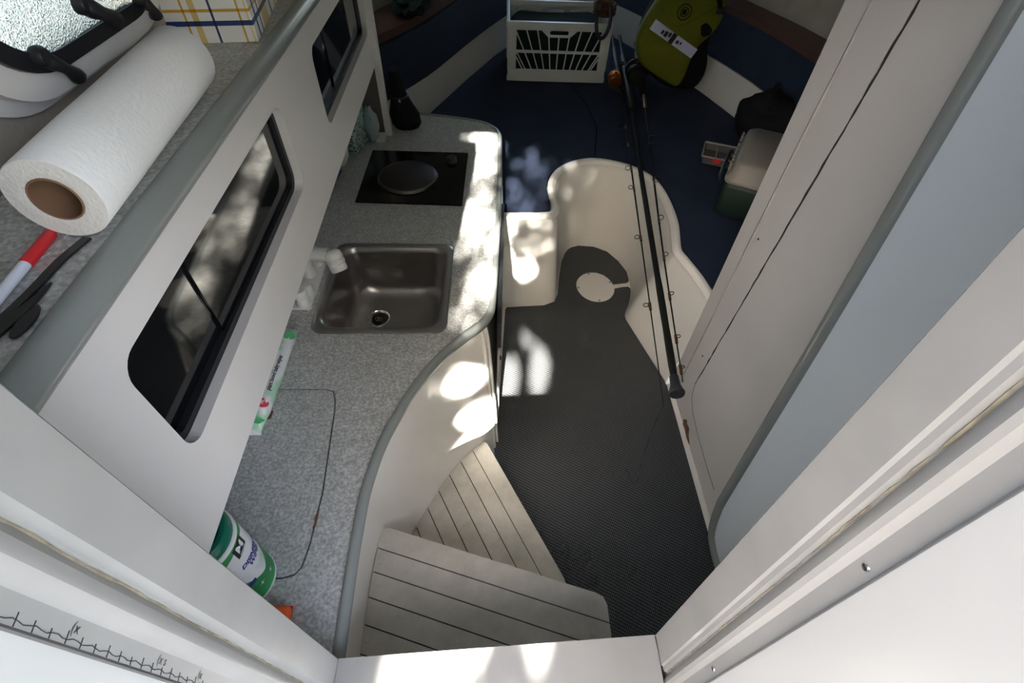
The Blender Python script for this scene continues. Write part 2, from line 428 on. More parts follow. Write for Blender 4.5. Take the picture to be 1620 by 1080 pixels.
# joint of old sealant where sill meets right jamb
struct(obj('trim_5', tube([(.2445, .152, .5505), (.2455, .13, .551), (.2460, .112, .5515)], .0011, 6), 'dark_gap'))
for z, y in ((.905, .0775), (.70, .0775)):
    pass

# ---- starboard wall: corner post, locker door, aft panel
W = .62
struct(obj('wall_right', box((W+.006, .155, 0), (W+.04, 1.012, 1.52)), 'panel_grey'))
def yz(x0, x1):  # slab in the Y-Z plane
    return lambda u, v, w: (w, u, v)
def wall_slab(poly, x0, x1): return plate(poly, x0, x1, frame=lambda u, v, w: (w, u, v))
struct(obj('trim_6', bevel_all(wall_slab([(.978, .03), (1.022, .03), (1.012, 1.5), (.938, 1.5), (.955, .9)], W-.002, W+.04), .003, 2), 'panel_grey', smooth=30))
struct(obj('trim_7', wall_slab([(.905, .012), (.975, .012), (.975, .03), (.951, .9), (.934, 1.5), (.835, 1.5), (.858, .9), (.897, .17)], W+.001, W+.012), 'panel_grey'))
dr = struct(obj('door_1', bevel_all(wall_slab([(.520, .012), (.893, .012), (.893, .17), (.854, .9), (.826, 1.5), (.72, 1.5)], W, W+.012), .002, 1), 'panel_grey', smooth=30))
dr['label'] = 'grey flush locker door in the starboard wall with a ragged black seal along its forward edge'
# torn black seal along the door edge
sp = []; rs = []
for k in range(64):
    z = .18+k*(1.50-.18)/63; y = .8945+(z-.18)*(.838-.8945)/(1.02)
    sp.append((W-.0005, y+random.uniform(-.0012, .0012), z)); rs.append(random.uniform(.0009, .0026))
obj('door_seal', tube(sp, rs, 6), 'dark_gap', dr)
pts = [(.8935, .178), (.880, .135), (.84, .108), (.76, .096), (.66, .092), (.59, .094)]
obj('door_crease', tube([(W-.0002, y, z) for y, z in pts], .0008, 5), 'dark_gap', dr)
for y, z in ((.935, .70), (.925, .28)):
    obj('screw', lathe([(.0001, .002), (.0025, .0015), (.003, 0)], 10, at((W, y, z), (-1, 0, 0))), 'black_plastic', dr)
E3 = [(.682, 1.50), (.660, 1.234), (.592, .689), (.536, .193), (.522, .11), (.505, .057), (.482, .022), (.45, .010), (.40, .008), (.17, .008)]
E3s = [(p.x, p.y) for p in smooth_path([(a, b, 0) for a, b in E3], 5)]
struct(obj('trim_8', wall_slab([(.17, 1.50)]+[(a-.004, b) for a, b in E3s], W-.012, W+.012), 'panel_skylit'))
struct(obj('trim_9', tube([(W-.010, a+.004, b+.003) for a, b in E3s], [.0145]*len(E3s), 12), 'vinyl_trim', smooth=True))
struct(obj('baseboard_right', sweep([(W, 1.02, 0), (W, .50, 0)], [(0, 0), (.014, 0), (.014, .006), (.010, .012), (.004, .016), (0, .016)]), 'gelcoat', smooth=True))
# rust flakes on the foot of the wall
fl = BM(); plate([(.86, .035), (.845, .055), (.835, .048), (.815, .052), (.80, .035), (.775, .022), (.80, .018), (.83, .024), (.85, .02)], W-.003, W-.0008, frame=lambda u, v, w: (w, u, v), bm=fl)
obj('rust_stain', fl, 'rust', bpy.data.objects['wall_right'])

# ---- hull sides, bow, coach roof
LP = [(-.90, .10), (-.78, .9), (-.66, 1.5), (-.47, 1.9), (-.293, 2.223), (-.145, 2.60), (-.002, 2.94), (.18, 3.30), (.42, 3.62)]
RP = [(1.34, .12), (1.30, .9), (1.21, 1.55), (1.127, 2.141), (1.02, 2.503), (.86, 2.95), (.66, 3.36), (.42, 3.62)]
def path_wall(path, off, z0, z1, th, sgn, flare=0.):
    P = smooth_path([(x, y, 0) for x, y in path], 4); inn = []; out = []
    for i, p in enumerate(P):
        t = (P[min(i+1, len(P)-1)]-P[max(i-1, 0)]).normalized(); nrm = Vector((t.y, -t.x, 0))*sgn
        inn.append((p+nrm*off, nrm)); 
    rings = []
    for p, nrm in inn:
        a = p-nrm*flare
        rings.append([Vector((p.x, p.y, z0)), Vector((a.x, a.y, z1)), Vector((a.x, a.y, z1))-nrm*th, Vector((p.x, p.y, z0))-nrm*th])
    return loft(rings, True, (True, True))
struct(obj('wall_hull_left', path_wall(LP[:5], -.21, .30, 1.01, .03, 1, .01), 'hull_lining', smooth=30))
struct(obj('wall_hull_left_forward', path_wall(LP[4:], -.21, .30, 1.55, .03, 1, .02), 'hull_lining', smooth=30))
struct(obj('wall_hull_right', path_wall(RP, -.17, .30, 1.55, .03, -1, .02), 'hull_lining', smooth=30))
struct(obj('trim_10', path_wall(LP, 0, .33, .555, .02, 1), 'gelcoat', smooth=30))
struct(obj('trim_11', path_wall(RP, 0, .33, .555, .02, -1), 'gelcoat', smooth=30))
struct(obj('trim_12', path_wall(LP, -.03, .735, .765, .18, 1), 'wood_trim', smooth=30))
struct(obj('trim_13', path_wall(RP, -.03, .725, .755, .14, -1), 'wood_trim', smooth=30))
for nm, pth, sg, lab in (('backrest_cushion', LP[3:], 1, 'long navy backrest cushion along the port hull behind the galley'), ('backrest_cushion', RP[1:7], -1, 'long navy backrest cushion along the starboard hull behind the lime bag')):
    b = bevel_all(path_wall(pth, .012 if sg == 1 else .0, .56, .73, .07, sg, .03), .015, 3)
    tag(obj(nm, b, 'navy', smooth=50), lab, 'cushion', 'navy backrest cushions')
HY = .30
roof = plate([(-.50, .13), (-.46, .13), (-.46, HY), (.48, HY), (.48, .15), (1.6, .15), (1.6, 3.0), (1.0, 3.9), (-.1, 3.9), (-.95, 2.7), (-.95, 2.06), (-.42, 2.06), (-.50, 1.35)], 1.50, 1.55)
struct(obj('ceiling', roof, 'gelcoat'))
# side of the coach roof with the opening port
SX = -.525
def side_frame(u, v, w):  # u along Y, v up, w towards the cabin; leans in a little
    return (SX+w+(v-1.09)*.10, u, v)
PY = .69
port_o = rr(PY, 1.295, .48, .32, .14, 12)
wl_ = plate([(.13, 1.03), (1.35, 1.03), (1.35, 1.52), (.13, 1.52)], -.03, 0, [rr(PY, 1.300, .40, .25, .12, 12)], side_frame)
struct(obj('wall_left', wl_, 'trunk_lining'))
struct(obj('wall_left_forward', plate([(1.35, 1.03), (2.05, 1.03), (2.05, 1.52), (1.35, 1.52)], -.03, 0, (), lambda u, v, w: (SX+w+(v-1.09)*.10+(u-1.35)*.10, u, v)), 'trunk_lining'))
struct(obj('trim_16', box((-.95, 2.05, 1.0), (-.42, 2.07, 1.52)), 'gelcoat'))
struct(obj('side_deck', plate([(-1.3, .14), (-.55, .14), (-.55, 1.35), (-.47, 2.06), (-1.0, 2.06), (-1.3, 1.4)], 1.00, 1.03), 'gelcoat'))

# port light: flange, inner frame, gasket, pane, dogs
pt = struct(empty('window_1', side_frame(.69, 1.135, 0)), 'white framed opening port light with black rubber seal above the shelf')
def ring_plate(o, i, w0, w1, bev=.003):
    b = plate(o, w0, w1, [i], side_frame)
    return b
obj('flange', bevel_all(ring_plate(port_o, rr(PY, 1.300, .41, .26, .12, 12), 0, .010), .004, 2, 50), 'white_plastic', pt, smooth=40)
fr = obj('frame', bevel_all(ring_plate(rr(PY, 1.300, .445, .304, .13, 12), rr(PY, 1.303, .385, .250, .115, 12), .010, .030), .005, 3, 50), 'white_plastic', pt, smooth=40)
obj('gasket', bevel_all(ring_plate(rr(PY, 1.303, .400, .264, .12, 12), rr(PY, 1.306, .362, .236, .105, 12), .028, .037), .003, 2, 50), 'black_rubber', pt, smooth=40)
obj('pane', plate(rr(PY, 1.306, .368, .242, .108, 12), .031, .035, (), side_frame), 'port_acrylic', pt)
def knob(u, v, u1, v1, r=.0075):
    a = Vector(side_frame(u, v, .038)); b = Vector(side_frame(u1, v1, .048)); m = (a+b)/2+Vector((.005, 0, 0))
    q = smooth_path([a, m, b], 4)
    c = obj('dog', tube(q, [r*.7, r, r*1.1, r*.95, r*.8, r*.9, r*1.1, r*1.15, r*.8][:len(q)], 10), 'black_rubber', pt, smooth=True)
    obj('post', lathe([(.0001, -.004), (.010, -.004), (.011, .004), (.008, .009), (.0001, .010)], 14, at(a, (1, 0, 0))), 'black_rubber', c, smooth=True)
knob(.574, 1.193, .604, 1.160); knob(.672, 1.214, .710, 1.186, .0095); knob(.790, 1.190, .800, 1.165)
obj('screw', lathe([(.0001, .003), (.0045, .0025), (.0055, 0)], 14, at(side_frame(.541, 1.167, .010), (1, 0, -.1))), 'chrome', pt, smooth=True)

# ================================================================== GALLEY
CZ = .51
EDGE = [(-.44, 2.0), (-.308, 1.974), (-.157, 1.942), (-.070, 1.917), (-.030, 1.893), (-.004, 1.862), (.009, 1.825), (.013, 1.779), (.010, 1.437), (-.001, 1.112), (-.009, .931), (-.016, .880), (-.036, .842), (-.072, .805), (-.121, .749), (-.172, .666), (-.204, .590), (-.231, .507), (-.246, .413), (-.248, .330), (-.246, .237), (-.242, .135)]
EP = [(p.x, p.y) for p in smooth_path([(x, y, 0) for x, y in EDGE], 4)]
sink_c = ((-.443-.117)/2, (.800+1.145)/2); sw, sh = .328, .345
lid = [(-.58, .640), (-.365, .640), (-.348, .634), (-.340, .617), (-.334, .583), (-.318, .401), (-.3185, .305), (-.323, .270), (-.333, .257), (-.352, .252), (-.58, .252)]
def inset(poly, d):
    c = (sum(p[0] for p in poly)/len(poly), sum(p[1] for p in poly)/len(poly)); out = []
    for i, p in enumerate(poly):
        a, b2 = Vector(poly[i-1]), Vector(poly[(i+1) % len(poly)]); t = (b2-a).normalized(); nn = Vector((t.y, -t.x))
        q = Vector(p)+nn*d
        if (q-Vector(c)).length > (Vector(p)-Vector(c)).length: q = Vector(p)-nn*d
        out.append((q.x, q.y))
    return out
top_outline = EP+[(-.70, .135), (-.70, 1.55), (-.55, 1.85)]
hole_sink = rr(*sink_c, sw-.03, sh-.03, .03, 5)
gal = thing('galley_worktop', (-.3, .9, CZ-.03), 'long grey speckled galley worktop with curved grey edge trim', 'worktop')
gab = thing('galley_cabinet', (-.1, .9, 0), 'cream moulded galley base curving down beside the steps', 'cabinet')
wt = obj('worktop', plate(top_outline, CZ-.022, CZ, [hole_sink, lid]), 'laminate', gal)
obj('lid_well', plate(lid, CZ-.03, CZ-.024), 'dark_gap', gal)
tr_prof = [(0, -.027), (.006, -.026), (.011, -.021), (.0135, -.014), (.0135, -.006), (.011, .001), (.006, .005), (0, .005), (-.003, .003), (-.003, -.024)]
obj('edge_trim', sweep([(x, y, CZ) for x, y in reversed(EP)], tr_prof), 'vinyl_trim', gal, smooth=True)
ld = obj('locker_lid', bevel_all(plate(inset(lid, .0034), CZ-.02, CZ), .0006, 1), 'laminate')
tag(ld, 'flush removable lid with rounded corners let into the grey worktop', 'lid')
def chip(pts, nm='chip'): return obj(nm, plate(pts, CZ+.0002, CZ+.0008), 'rust', ld)
chip([(-.3175, .372), (-.320, .366), (-.3225, .355), (-.3205, .345), (-.322, .336), (-.318, .334), (-.3165, .35)])
chip([(-.470, .588), (-.462, .582), (-.462, .566), (-.470, .560), (-.477, .57)])
# moulded base under the curved edge
T = [(-.020, .858), (-.05, .828), (-.085, .788), (-.121, .745), (-.15, .702), (-.172, .662), (-.204, .587), (-.231, .505), (-.245, .413), (-.247, .33), (-.245, .237), (-.241, .136)]
B = [(-.004, .77), (-.030, .723), (-.060, .697), (-.091, .663), (-.120, .624), (-.137, .598), (-.174, .526), (-.203, .469), (-.232, .40), (-.246, .32), (-.248, .237), (-.248, .136)]
rings = []
for z in (.49, .45, .40, .33, .25, .14, .0):
    k = ((.49-z)/.35); k = k**.8 if k < 1 else k
    rings.append([Vector((t[0]+(b[0]-t[0])*k, t[1]+(b[1]-t[1])*k, z)) for t, b in zip([(p.x, p.y) for p in smooth_path([(x, y, 0) for x, y in T], 4)], [(p.x, p.y) for p in smooth_path([(x, y, 0) for x, y in B], 4)])])
obj('curved_base', loft(rings, False), 'gelcoat', gab, smooth=60)
face = loft([[Vector((-.020, .858, .49)), Vector((.000, 1.44, .49))], [Vector((.002, .775, .06)), Vector((.030, 1.42, .06))], [Vector((.004, .770, 0)), Vector((.036, 1.42, 0))]], False)
obj('inboard_face', face, 'gelcoat', gab)
cor = [(-.036, .842, .488), (-.028, .833, .45), (-.021, .815, .38), (-.010, .79, .22), (-.004, .775, .10), (.000, .772, .02)]
obj('corner_bead', tube(smooth_path(cor, 5), .0065, 8), 'gelcoat', gab, smooth=True)
obj('corner_bead', tube(smooth_path([(x+.010, y+.018, z) for x, y, z in cor], 5), .004, 8), 'gelcoat', gab, smooth=True)
obj('end_panel', plate([(-.70, 1.55), (-.55, 1.85), (-.30, 1.965), (-.03, 1.88), (.0, 1.80), (.0, 1.43), (-.01, 1.43), (-.01, 1.80), (-.04, 1.87), (-.30, 1.95), (-.54, 1.84), (-.69, 1.55)], .30, .49), 'panel_grey', gab)
# fridge in the inboard face
fg = thing('fridge', (.01, 1.1, .05), 'small built in fridge with black door under the worktop', 'fridge')
def fr_x(y): return -.006+.022*(y-.85)/.93
def fslab(y0, y1, z0, z1, d0, d1, bot=.006):
    bm = BM(); ks = []
    lo = [(fr_x(y)+d, y, z) for z in (z0, z1) for y in (y0, y1) for d in (d0, d1)]
    r0 = [Vector(lo[0]), Vector(lo[1]), Vector(lo[3]), Vector(lo[2])]; r1 = [Vector(lo[4]), Vector(lo[5]), Vector(lo[7]), Vector(lo[6])]
    return bevel_all(loft([r0, r1], True, (True, True)), .002, 2)
obj('door', fslab(.865, 1.40, .385, .482, .012, .024), 'black_plastic', fg, smooth=40)
dp = obj('lower_panel', fslab(.862, 1.40, .09, .38, .014, .020), 'gelcoat_worn', fg, smooth=40)
obj('latch', lathe([(.0001, .006), (.006, .005), (.008, 0)], 12, at((fr_x(.9)+.020, .90, .30), (1, 0, 0))), 'black_plastic', dp)

# sink
sk = thing('sink', (*sink_c, CZ-.16), 'square stainless steel sink sunk into the grey worktop', 'sink')
rings = []
for w, h_, r_, z in ((sw-.004, sh-.004, .028, CZ+.0002), (sw, sh, .03, CZ+.003), (sw-.006, sh-.006, .03, CZ+.005), (sw-.034, sh-.034, .034, CZ+.005), (sw-.042, sh-.042, .036, CZ+.002), (sw-.048, sh-.048, .04, CZ-.012), (sw-.056, sh-.056, .046, CZ-.08), (sw-.066, sh-.066, .055, CZ-.122), (sw-.084, sh-.084, .06, CZ-.143), (sw-.12, sh-.12, .06, CZ-.152), (sw-.22, sh-.22, .035, CZ-.156)):
    rings.append([Vector((x, y, z)) for x, y in rr(*sink_c, w, h_, r_, 8)])
obj('basin', loft(rings, True, (False, True)), 'steel', sk, smooth=60)
dc = (-.336, 1.000, CZ-.155)
obj('drain', lathe([(.034, .0), (.034, .003), (.030, .004), (.027, .001), (.024, -.006)], 28, at(dc), cap=False), 'chrome', sk, smooth=True)
obj('strainer', lathe([(.0001, -.002), (.010, -.002), (.011, .001), (.020, .0005), (.026, -.001)], 28, at(dc)), 'black_rubber', sk, smooth=True)
for k in range(4):
    a = PI/4+k*PI/2; d = Vector((math.cos(a), math.sin(a), 0))
    obj('strainer_rib', tube([Vector(dc)+d*.004+Vector((0, 0, .003)), Vector(dc)+d*.022+Vector((0, 0, .002))], .002, 6), 'black_plastic', sk)
# faucet
fa = thing('mixer_tap', (-.48, .98, CZ), 'white plastic mixer tap with red and blue ringed knobs beside the sink', 'tap')
obj('base_plate', bevel_all(plate(rr(-.486, .985, .058, .21, .012, 4), CZ, CZ+.008), .002, 2, 40), 'white_plastic', fa, smooth=40)
spout = smooth_path([(-.488, 1.005, CZ+.006), (-.492, 1.006, CZ+.045), (-.484, 1.005, CZ+.070), (-.455, 1.003, CZ+.078), (-.420, .998, CZ+.078)], 5)
obj('spout', tube(spout, [.019]*6+[.0175]*(len(spout)-6), 14), 'white_plastic', fa, smooth=True)
sh_ = obj('spray_head', lathe([(.0001, .028), (.014, .027), (.0215, .020), (.023, .008), (.021, .004), (.023, 0), (.023, -.008), (.020, -.011), (.022, -.015), (.021, -.027), (.0001, -.028)], 20, at((-.404, .990, CZ+.068), (-.35, .45, 1))), 'white_plastic', fa, smooth=True)
for (x, y, m, nm) in ((-.476, .895, 'red_plastic', 'knob'), (-.478, 1.050, 'ink_navy', 'knob')):
    kb = obj(nm, lathe([(.016, 0), (.017, .010), (.013, .020), (.018, .026), (.019, .040), (.014, .047), (.0001, .048)], 18, at((x, y, CZ+.008))), 'white_plastic', fa, smooth=True)
    obj('colour_ring', tube(circle((x, y, CZ+.050), .010, 18), .002, 6, closed=True), m, kb, smooth=True)
obj('diverter', lathe([(.014, 0), (.015, .018), (.012, .028), (.0001, .03)], 16, at((-.474, .935, CZ+.008))), 'white_plastic', fa, smooth=True)

# cooktop
ct = thing('cooktop', (-.265, 1.508, CZ), 'black glass cooktop with one round hotplate in the worktop', 'cooktop')
obj('glass_plate', bevel_all(plate([(-.434, 1.350), (-.104, 1.342), (-.097, 1.662), (-.432, 1.670)], CZ, CZ+.006), .0015, 1), 'cook_glass', ct, smooth=30)
hp = obj('hotplate', lathe([(.0001, .010), (.088, .010), (.092, .008), (.092, .0)], 40, at((-.287, 1.492, CZ+.006))), 'hot_plate', ct, smooth=True)
obj('rim', lathe([(.092, 0), (.0925, .0085), (.097, .0075), (.1, .001), (.1, 0)], 40, at((-.287, 1.492, CZ+.006)), cap=False), 'plate_rim', hp, smooth=True)
kb = obj('control_knob', lathe([(.018, 0), (.017, .014), (.015, .017), (.0001, .017)], 20, at((-.150, 1.600, CZ+.006))), 'black_plastic', ct, smooth=True)
obj('pointer', box((-.152, 1.590, CZ+.0225), (-.148, 1.614, CZ+.0245), .0008, 1), 'black_rubber', kb)

# ---- upper cabinet with two smoked sliding windows
CX0, CY0, CX1, CY1 = -.3535, .15, -.4015, 1.79
cd = Vector((CX1-CX0, CY1-CY0, 0)); cd = cd/ (CY1-CY0)      # per metre of Y
def cab(u, v, w): return Vector((CX0+cd.x*(u-CY0)+w, u, v))
uc = thing('upper_cabinet', (-.45, .97, .75), 'long white wall cabinet with two smoked windows above the galley', 'cabinet')
win1 = rr((.298+.885)/2, (.857+1.017)/2, .587, .160, .028, 6)
win2 = rr((1.135+1.765)/2, (.853+1.017)/2, .630, .164, .028, 6)
obj('front_panel', plate([(CY0, .750), (CY1, .750), (CY1, 1.075), (CY0, 1.075)], -.016, 0, [win1, win2], cab), 'panel_white', uc)
obj('bottom_panel', plate([(CY0, .751), (CY1, .751), (CY1, .766), (CY0, .766)], -.16, -.017, (), cab), 'panel_white', uc)
obj('end_panel', bevel_all(plate([(-.55, 1.788), (-.384, 1.788), (-.384, 1.815), (-.55, 1.83)], .51, 1.075), .002, 1), 'panel_white', uc)
obj('niche_sheet', box((-.55, 1.783, .512), (-.404, 1.7875, .749)), 'niche_dark', uc)  # thin dark sheet over the end wall of the niche
obj('back_panel', plate([(CY0, .51), (CY1, .51), (CY1, 1.075), (CY0, 1.075)], -.182, -.17, (), cab), 'panel_grey', uc)
for wn_, wi, c in (('window', win1, .59), ('window', win2, 1.45)):
    u0 = min(p[0] for p in wi); u1 = max(p[0] for p in wi); v0 = min(p[1] for p in wi); v1 = max(p[1] for p in wi); um = (u0+u1)/2; vm = (v0+v1)/2
    ww, hh = u1-u0, v1-v0
    g = obj('window_track', plate(rr(um, vm, ww+.02, hh+.02, .03, 6), -.030, -.0165, [rr(um, vm, ww-.020, hh-.020, .020, 6)], cab), 'black_rubber', uc)
    obj('pane', plate(rr(um+ww*.16, vm, ww*.68, hh+.004, .012, 4), -.0255, -.0225, (), cab), 'smoked_acrylic', g)
    obj('pane', plate(rr(um-ww*.32, vm, ww*.36, hh+.004, .012, 4), -.0295, -.0265, (), cab), 'smoked_acrylic', g)
mo = smooth_path([(0, 0, 0), (1, 0, 0)], 1)
mprof = [(.002, -.030), (.007, -.028), (.0105, -.022), (.0115, -.014), (.0095, -.006), (.005, .0005), (-.001, .003), (-.007, .003), (-.011, .001), (-.012, -.004), (-.012, -.030)]
obj('edge_moulding', sweep([cab(CY0, 1.0955, -.001), cab(CY1+.02, 1.0955, -.001)], mprof), 'vinyl_trim', uc, smooth=True)
shelf = obj('shelf_top', plate([(CX0-.011, CY0), (CX1-.011, CY1), (-.50, CY1), (-.52, CY0)], 1.078, 1.0955), 'laminate', uc)
# flush access lids in the shelf
for y0, y1 in ((.36, .73), (.745, 1.16)):
    q = rr(-.462, (y0+y1)/2, .10, y1-y0, .018, 4)
    obj('access_lid', plate(q, 1.0957, 1.0967), 'laminate', uc)

# ================================================================== STEPS
def planked(name, poly, p0, nrm, width, z, th, label, gap=.0022, first=0.):
    t = thing(name, (sum(p[0] for p in poly)/len(poly), sum(p[1] for p in poly)/len(poly), 0), label, 'step')
    nx, ny = nrm; d0 = nx*p0[0]+ny*p0[1]
    obj('caulking', plate(inset(poly, .003), z-th, z-.0035), 'dark_gap', t)
    for k in range(12):
        a = d0+k*width+(gap/2 if k else -.05); b = d0+(k+1)*width-gap/2
        q = clip(clip(poly, nx, ny, b), -nx, -ny, -a)
        if len(q) < 3: continue
        ar = abs(sum(q[i-1][0]*q[i][1]-q[i][0]*q[i-1][1] for i in range(len(q))))/2
        if ar < 1e-4: continue
        qq = []
        for p in q:
            if not qq or (Vector(p)-Vector(qq[-1])).length > 1e-4: qq.append(p)
        if (Vector(qq[0])-Vector(qq[-1])).length < 1e-4: qq.pop()
        obj('plank', bevel_all(plate(qq, z-th, z+random.uniform(-.0004, .0004)), .0012, 1, 50), 'plank_paint', t)
    return t
up_poly = [(-.241, .402), (-.225, .404), (.178, .278), (.204, .270), (.218, .262), (.224, .248), (.224, .128), (-.246, .128), (-.247, .24), (-.245, .32)]
us = planked('companionway_step', up_poly, (-.233, .407), (-.300, -.954), .0455, .33, .022, 'upper cream planked step directly below the companionway sill')
obj('riser', plate([(-.235, .38), (.17, .255), (.20, .235), (.20, .128), (-.235, .128)], 0.0, .308), 'gelcoat', us)
for x, y in ((-.233, .335), (-.236, .195), (.19, .20)):
    obj('plug', lathe([(.0001, .0012), (.0055, .001), (.006, 0)], 14, at((x, y, .330))), 'plank_paint', us)
lo_poly = [(-.030, .722), (-.020, .715), (.168, .352), (.172, .338), (.165, .262), (-.19, .378), (-.225, .395), (-.205, .465), (-.176, .522), (-.150, .574), (-.122, .621), (-.093, .660), (-.062, .694)]
ls = planked('companionway_step', lo_poly, (-.027, .723), (-.886, -.463), .044, .14, .022, 'lower triangular cream planked step against the curved galley base')
obj('riser', plate([(-.045, .685), (.140, .345), (.135, .30), (-.19, .405), (-.19, .46), (-.12, .60)], 0.0, .118), 'gelcoat', ls)

# ================================================================== BERTH
base = [(-.02, 1.412), (.057, 1.407), (.172, 1.413), (.222, 1.424), (.245, 1.448), (.254, 1.490), (.272, 1.590), (.291, 1.690), (.330, 1.770), (.379, 1.800), (.424, 1.806), (.470, 1.790), (.510, 1.756), (.545, 1.700), (.566, 1.640), (.573, 1.566), (.566, 1.500), (.545, 1.430), (.516, 1.355), (.532, 1.29), (.570, 1.165), (.609, 1.035)]
topc = [(-.02, 1.440), (.057, 1.440), (.168, 1.444), (.205, 1.454), (.222, 1.480), (.227, 1.530), (.222, 1.610), (.226, 1.670), (.262, 1.750), (.330, 1.806), (.397, 1.822), (.470, 1.804), (.540, 1.760), (.585, 1.700), (.606, 1.620), (.612, 1.520), (.608, 1.420), (.592, 1.330), (.583, 1.268), (.596, 1.215), (.617, 1.135), (.636, 1.018)]
bs = [(p.x, p.y) for p in smooth_path([(x, y, 0) for x, y in base], 4)]
ts = [(p.x, p.y) for p in smooth_path([(x, y, 0) for x, y in topc], 4)]
def off2(path, d):
    out = []
    for i, p in enumerate(path):
        a, b2 = Vector(path[max(i-1, 0)]), Vector(path[min(i+1, len(path)-1)]); t = (b2-a).normalized(); out.append((p[0]-t.y*d, p[1]+t.x*d))
    return out
SZ = .407
def mixp(a, b2, k): return [(p[0]+(q[0]-p[0])*k, p[1]+(q[1]-p[1])*k) for p, q in zip(a, b2)]
R_ = []
for path, z in ((bs, 0.0), (off2(mixp(bs, ts, .0), .0), .008), (mixp(bs, ts, .25), .10), (mixp(bs, ts, .55), .22), (mixp(bs, ts, .85), .34), (mixp(bs, ts, .95), .375), (ts, SZ-.022), (off2(ts, -.002), SZ-.014), (off2(ts, .004), SZ-.010), (off2(ts, .005), SZ-.003), (off2(ts, .010), SZ), (off2(ts, .022), SZ), (off2(ts, .026), SZ-.004), (off2(ts, .028), SZ-.05)):
    R_.append([Vector((x, y, z)) for x, y in path])
tag(obj('berth', loft(R_, False), 'gelcoat_lit', smooth=70), 'cream moulded berth front with rounded footwell recess and raised rim', 'berth')
rimo = off2(ts, .030)
iseam = min(range(len(rimo)), key=lambda i: (Vector(rimo[i])-Vector((.397, 1.85))).length)
seam = [(.445, 2.114), (.425, 2.35), (.378, 2.545), (.36, 3.0), (.40, 3.54)]
left_poly = rimo[3:iseam+1]+[(x-.003, y) for x, y in seam]+[(.17, 3.26), (0.005, 2.94), (-.14, 2.60), (-.285, 2.23), (-.33, 2.02), (-.16, 1.975), (-.02, 1.93), (.028, 1.87), (.03, 1.80)]
right_poly = [(x+.003, y) for x, y in reversed(seam)]+[(rimo[iseam][0]+.004, rimo[iseam][1])]+rimo[iseam+1:-1]+[(.672, 1.03), (1.25, 1.03), (1.20, 1.55), (1.12, 2.141), (1.015, 2.50), (.855, 2.94), (.655, 3.35), (.44, 3.54)]
for q, lab in ((left_poly, 'navy berth cushion beyond the galley, on the port side of the seam'), (right_poly, 'navy berth cushion under the fishing rods, on the starboard side of the seam')):
    b = bevel_all(plate(q, .30, SZ-.004), .008, 3, 60)
    tag(obj('berth_cushion', b, 'navy', smooth=50), lab, 'cushion', 'navy berth cushions')
struct(obj('berth_platform', plate([(-.28, 2.25), (-.1, 1.95), (.03, 1.82), (.03, 1.48), (.18, 1.48), (.26, 1.85), (.40, 1.87), (.55, 1.83), (.65, 1.65), (.65, 1.33), (.68, 1.04), (1.25, 1.04), (1.2, 1.55), (1.12, 2.14), (.86, 2.94), (.42, 3.55), (0, 2.94)], .28, .30), 'gelcoat'))

# ================================================================== THINGS ON THE SHELF
# paper towel roll
A = Vector((-.396, .398, 1.1365)); Bv = Vector((-.422, .735, 1.1365)); ax = (Bv-A).normalized(); Ln = (Bv-A).length; RR = .040
pr = thing('paper_towel_roll', (-.408, .52, 1.0957), 'white paper towel roll lying on its side on the shelf', 'paper roll')
n_, prof = 56, []
m4 = at(A, ax)
rings = []
for z, r in ((0, RR-.001), (.002, RR), (Ln*.25, RR+.0004), (Ln*.5, RR), (Ln*.75, RR+.0003), (Ln-.002, RR), (Ln, RR-.001)):
    ring = []
    for k in range(n_):
        a = 2*PI*k/n_; rk = r*(1+.006*noise.noise(Vector((math.cos(a)*2, math.sin(a)*2, z*9))))
        ring.append(m4 @ Vector((rk*math.cos(a), rk*math.sin(a), z)))
    rings.append(ring)
obj('towel', loft(rings, True), 'paper', pr, smooth=60)
for z in (.0, Ln):
    obj('end_face', loft([[m4 @ Vector((r*math.cos(2*PI*k/n_), r*math.sin(2*PI*k/n_), z+dz*(1 if z == 0 else -1))) for k in range(n_)] for r, dz in ((RR-.001, 0), (.033, .0006), (.027, -.0004), (.0215, .0008))], True), 'paper_end', pr, smooth=60)
obj('core', loft([[m4 @ Vector((r*math.cos(2*PI*k/32), r*math.sin(2*PI*k/32), z)) for k in range(32)] for r, z in ((.0215, .0005), (.0207, -.0005), (.0196, .0), (.0196, Ln), (.0215, Ln))], True), 'cardboard', pr, smooth=60)
# plaid carton
bx_ = thing('tissue_box', (-.393, .925, 1.0968), 'yellow, white and navy plaid cardboard carton standing on the shelf', 'box', rot=(0, 0, math.radians(8.5)))
obj('carton', box((-.132, 0, 0), (0, .235, .150), .0012, 1), 'plaid_print', bx_, local=True)
obj('flap', box((-.131, .001, .150), (-.001, .234, .1512)), 'plaid_print', bx_, local=True)
# red capped marker
mk = thing('marker_pen', (-.41, .33, 1.0957), 'white marker pen with red cap lying below the paper roll', 'pen')
p0, p1 = Vector((-.412, .278, 1.1013)), Vector((-.4215, .395, 1.1013)); dm = (p1-p0)
obj('barrel', tube([p0-dm*.3, p0, p0+dm*.62], .0046, 16), 'pen_white', mk, smooth=40)
obj('cap', tube([p0+dm*.62, p0+dm*.64, p0+dm*1.0, p0+dm*1.02], [.0048, .0054, .0052, .004], 16), 'red_plastic', mk, smooth=40)
for k, tx in ((.18, 'ink'),):
    obj('print_band', tube([p0+dm*.05, p0+dm*.07], .0048, 16), 'ink_navy', mk)
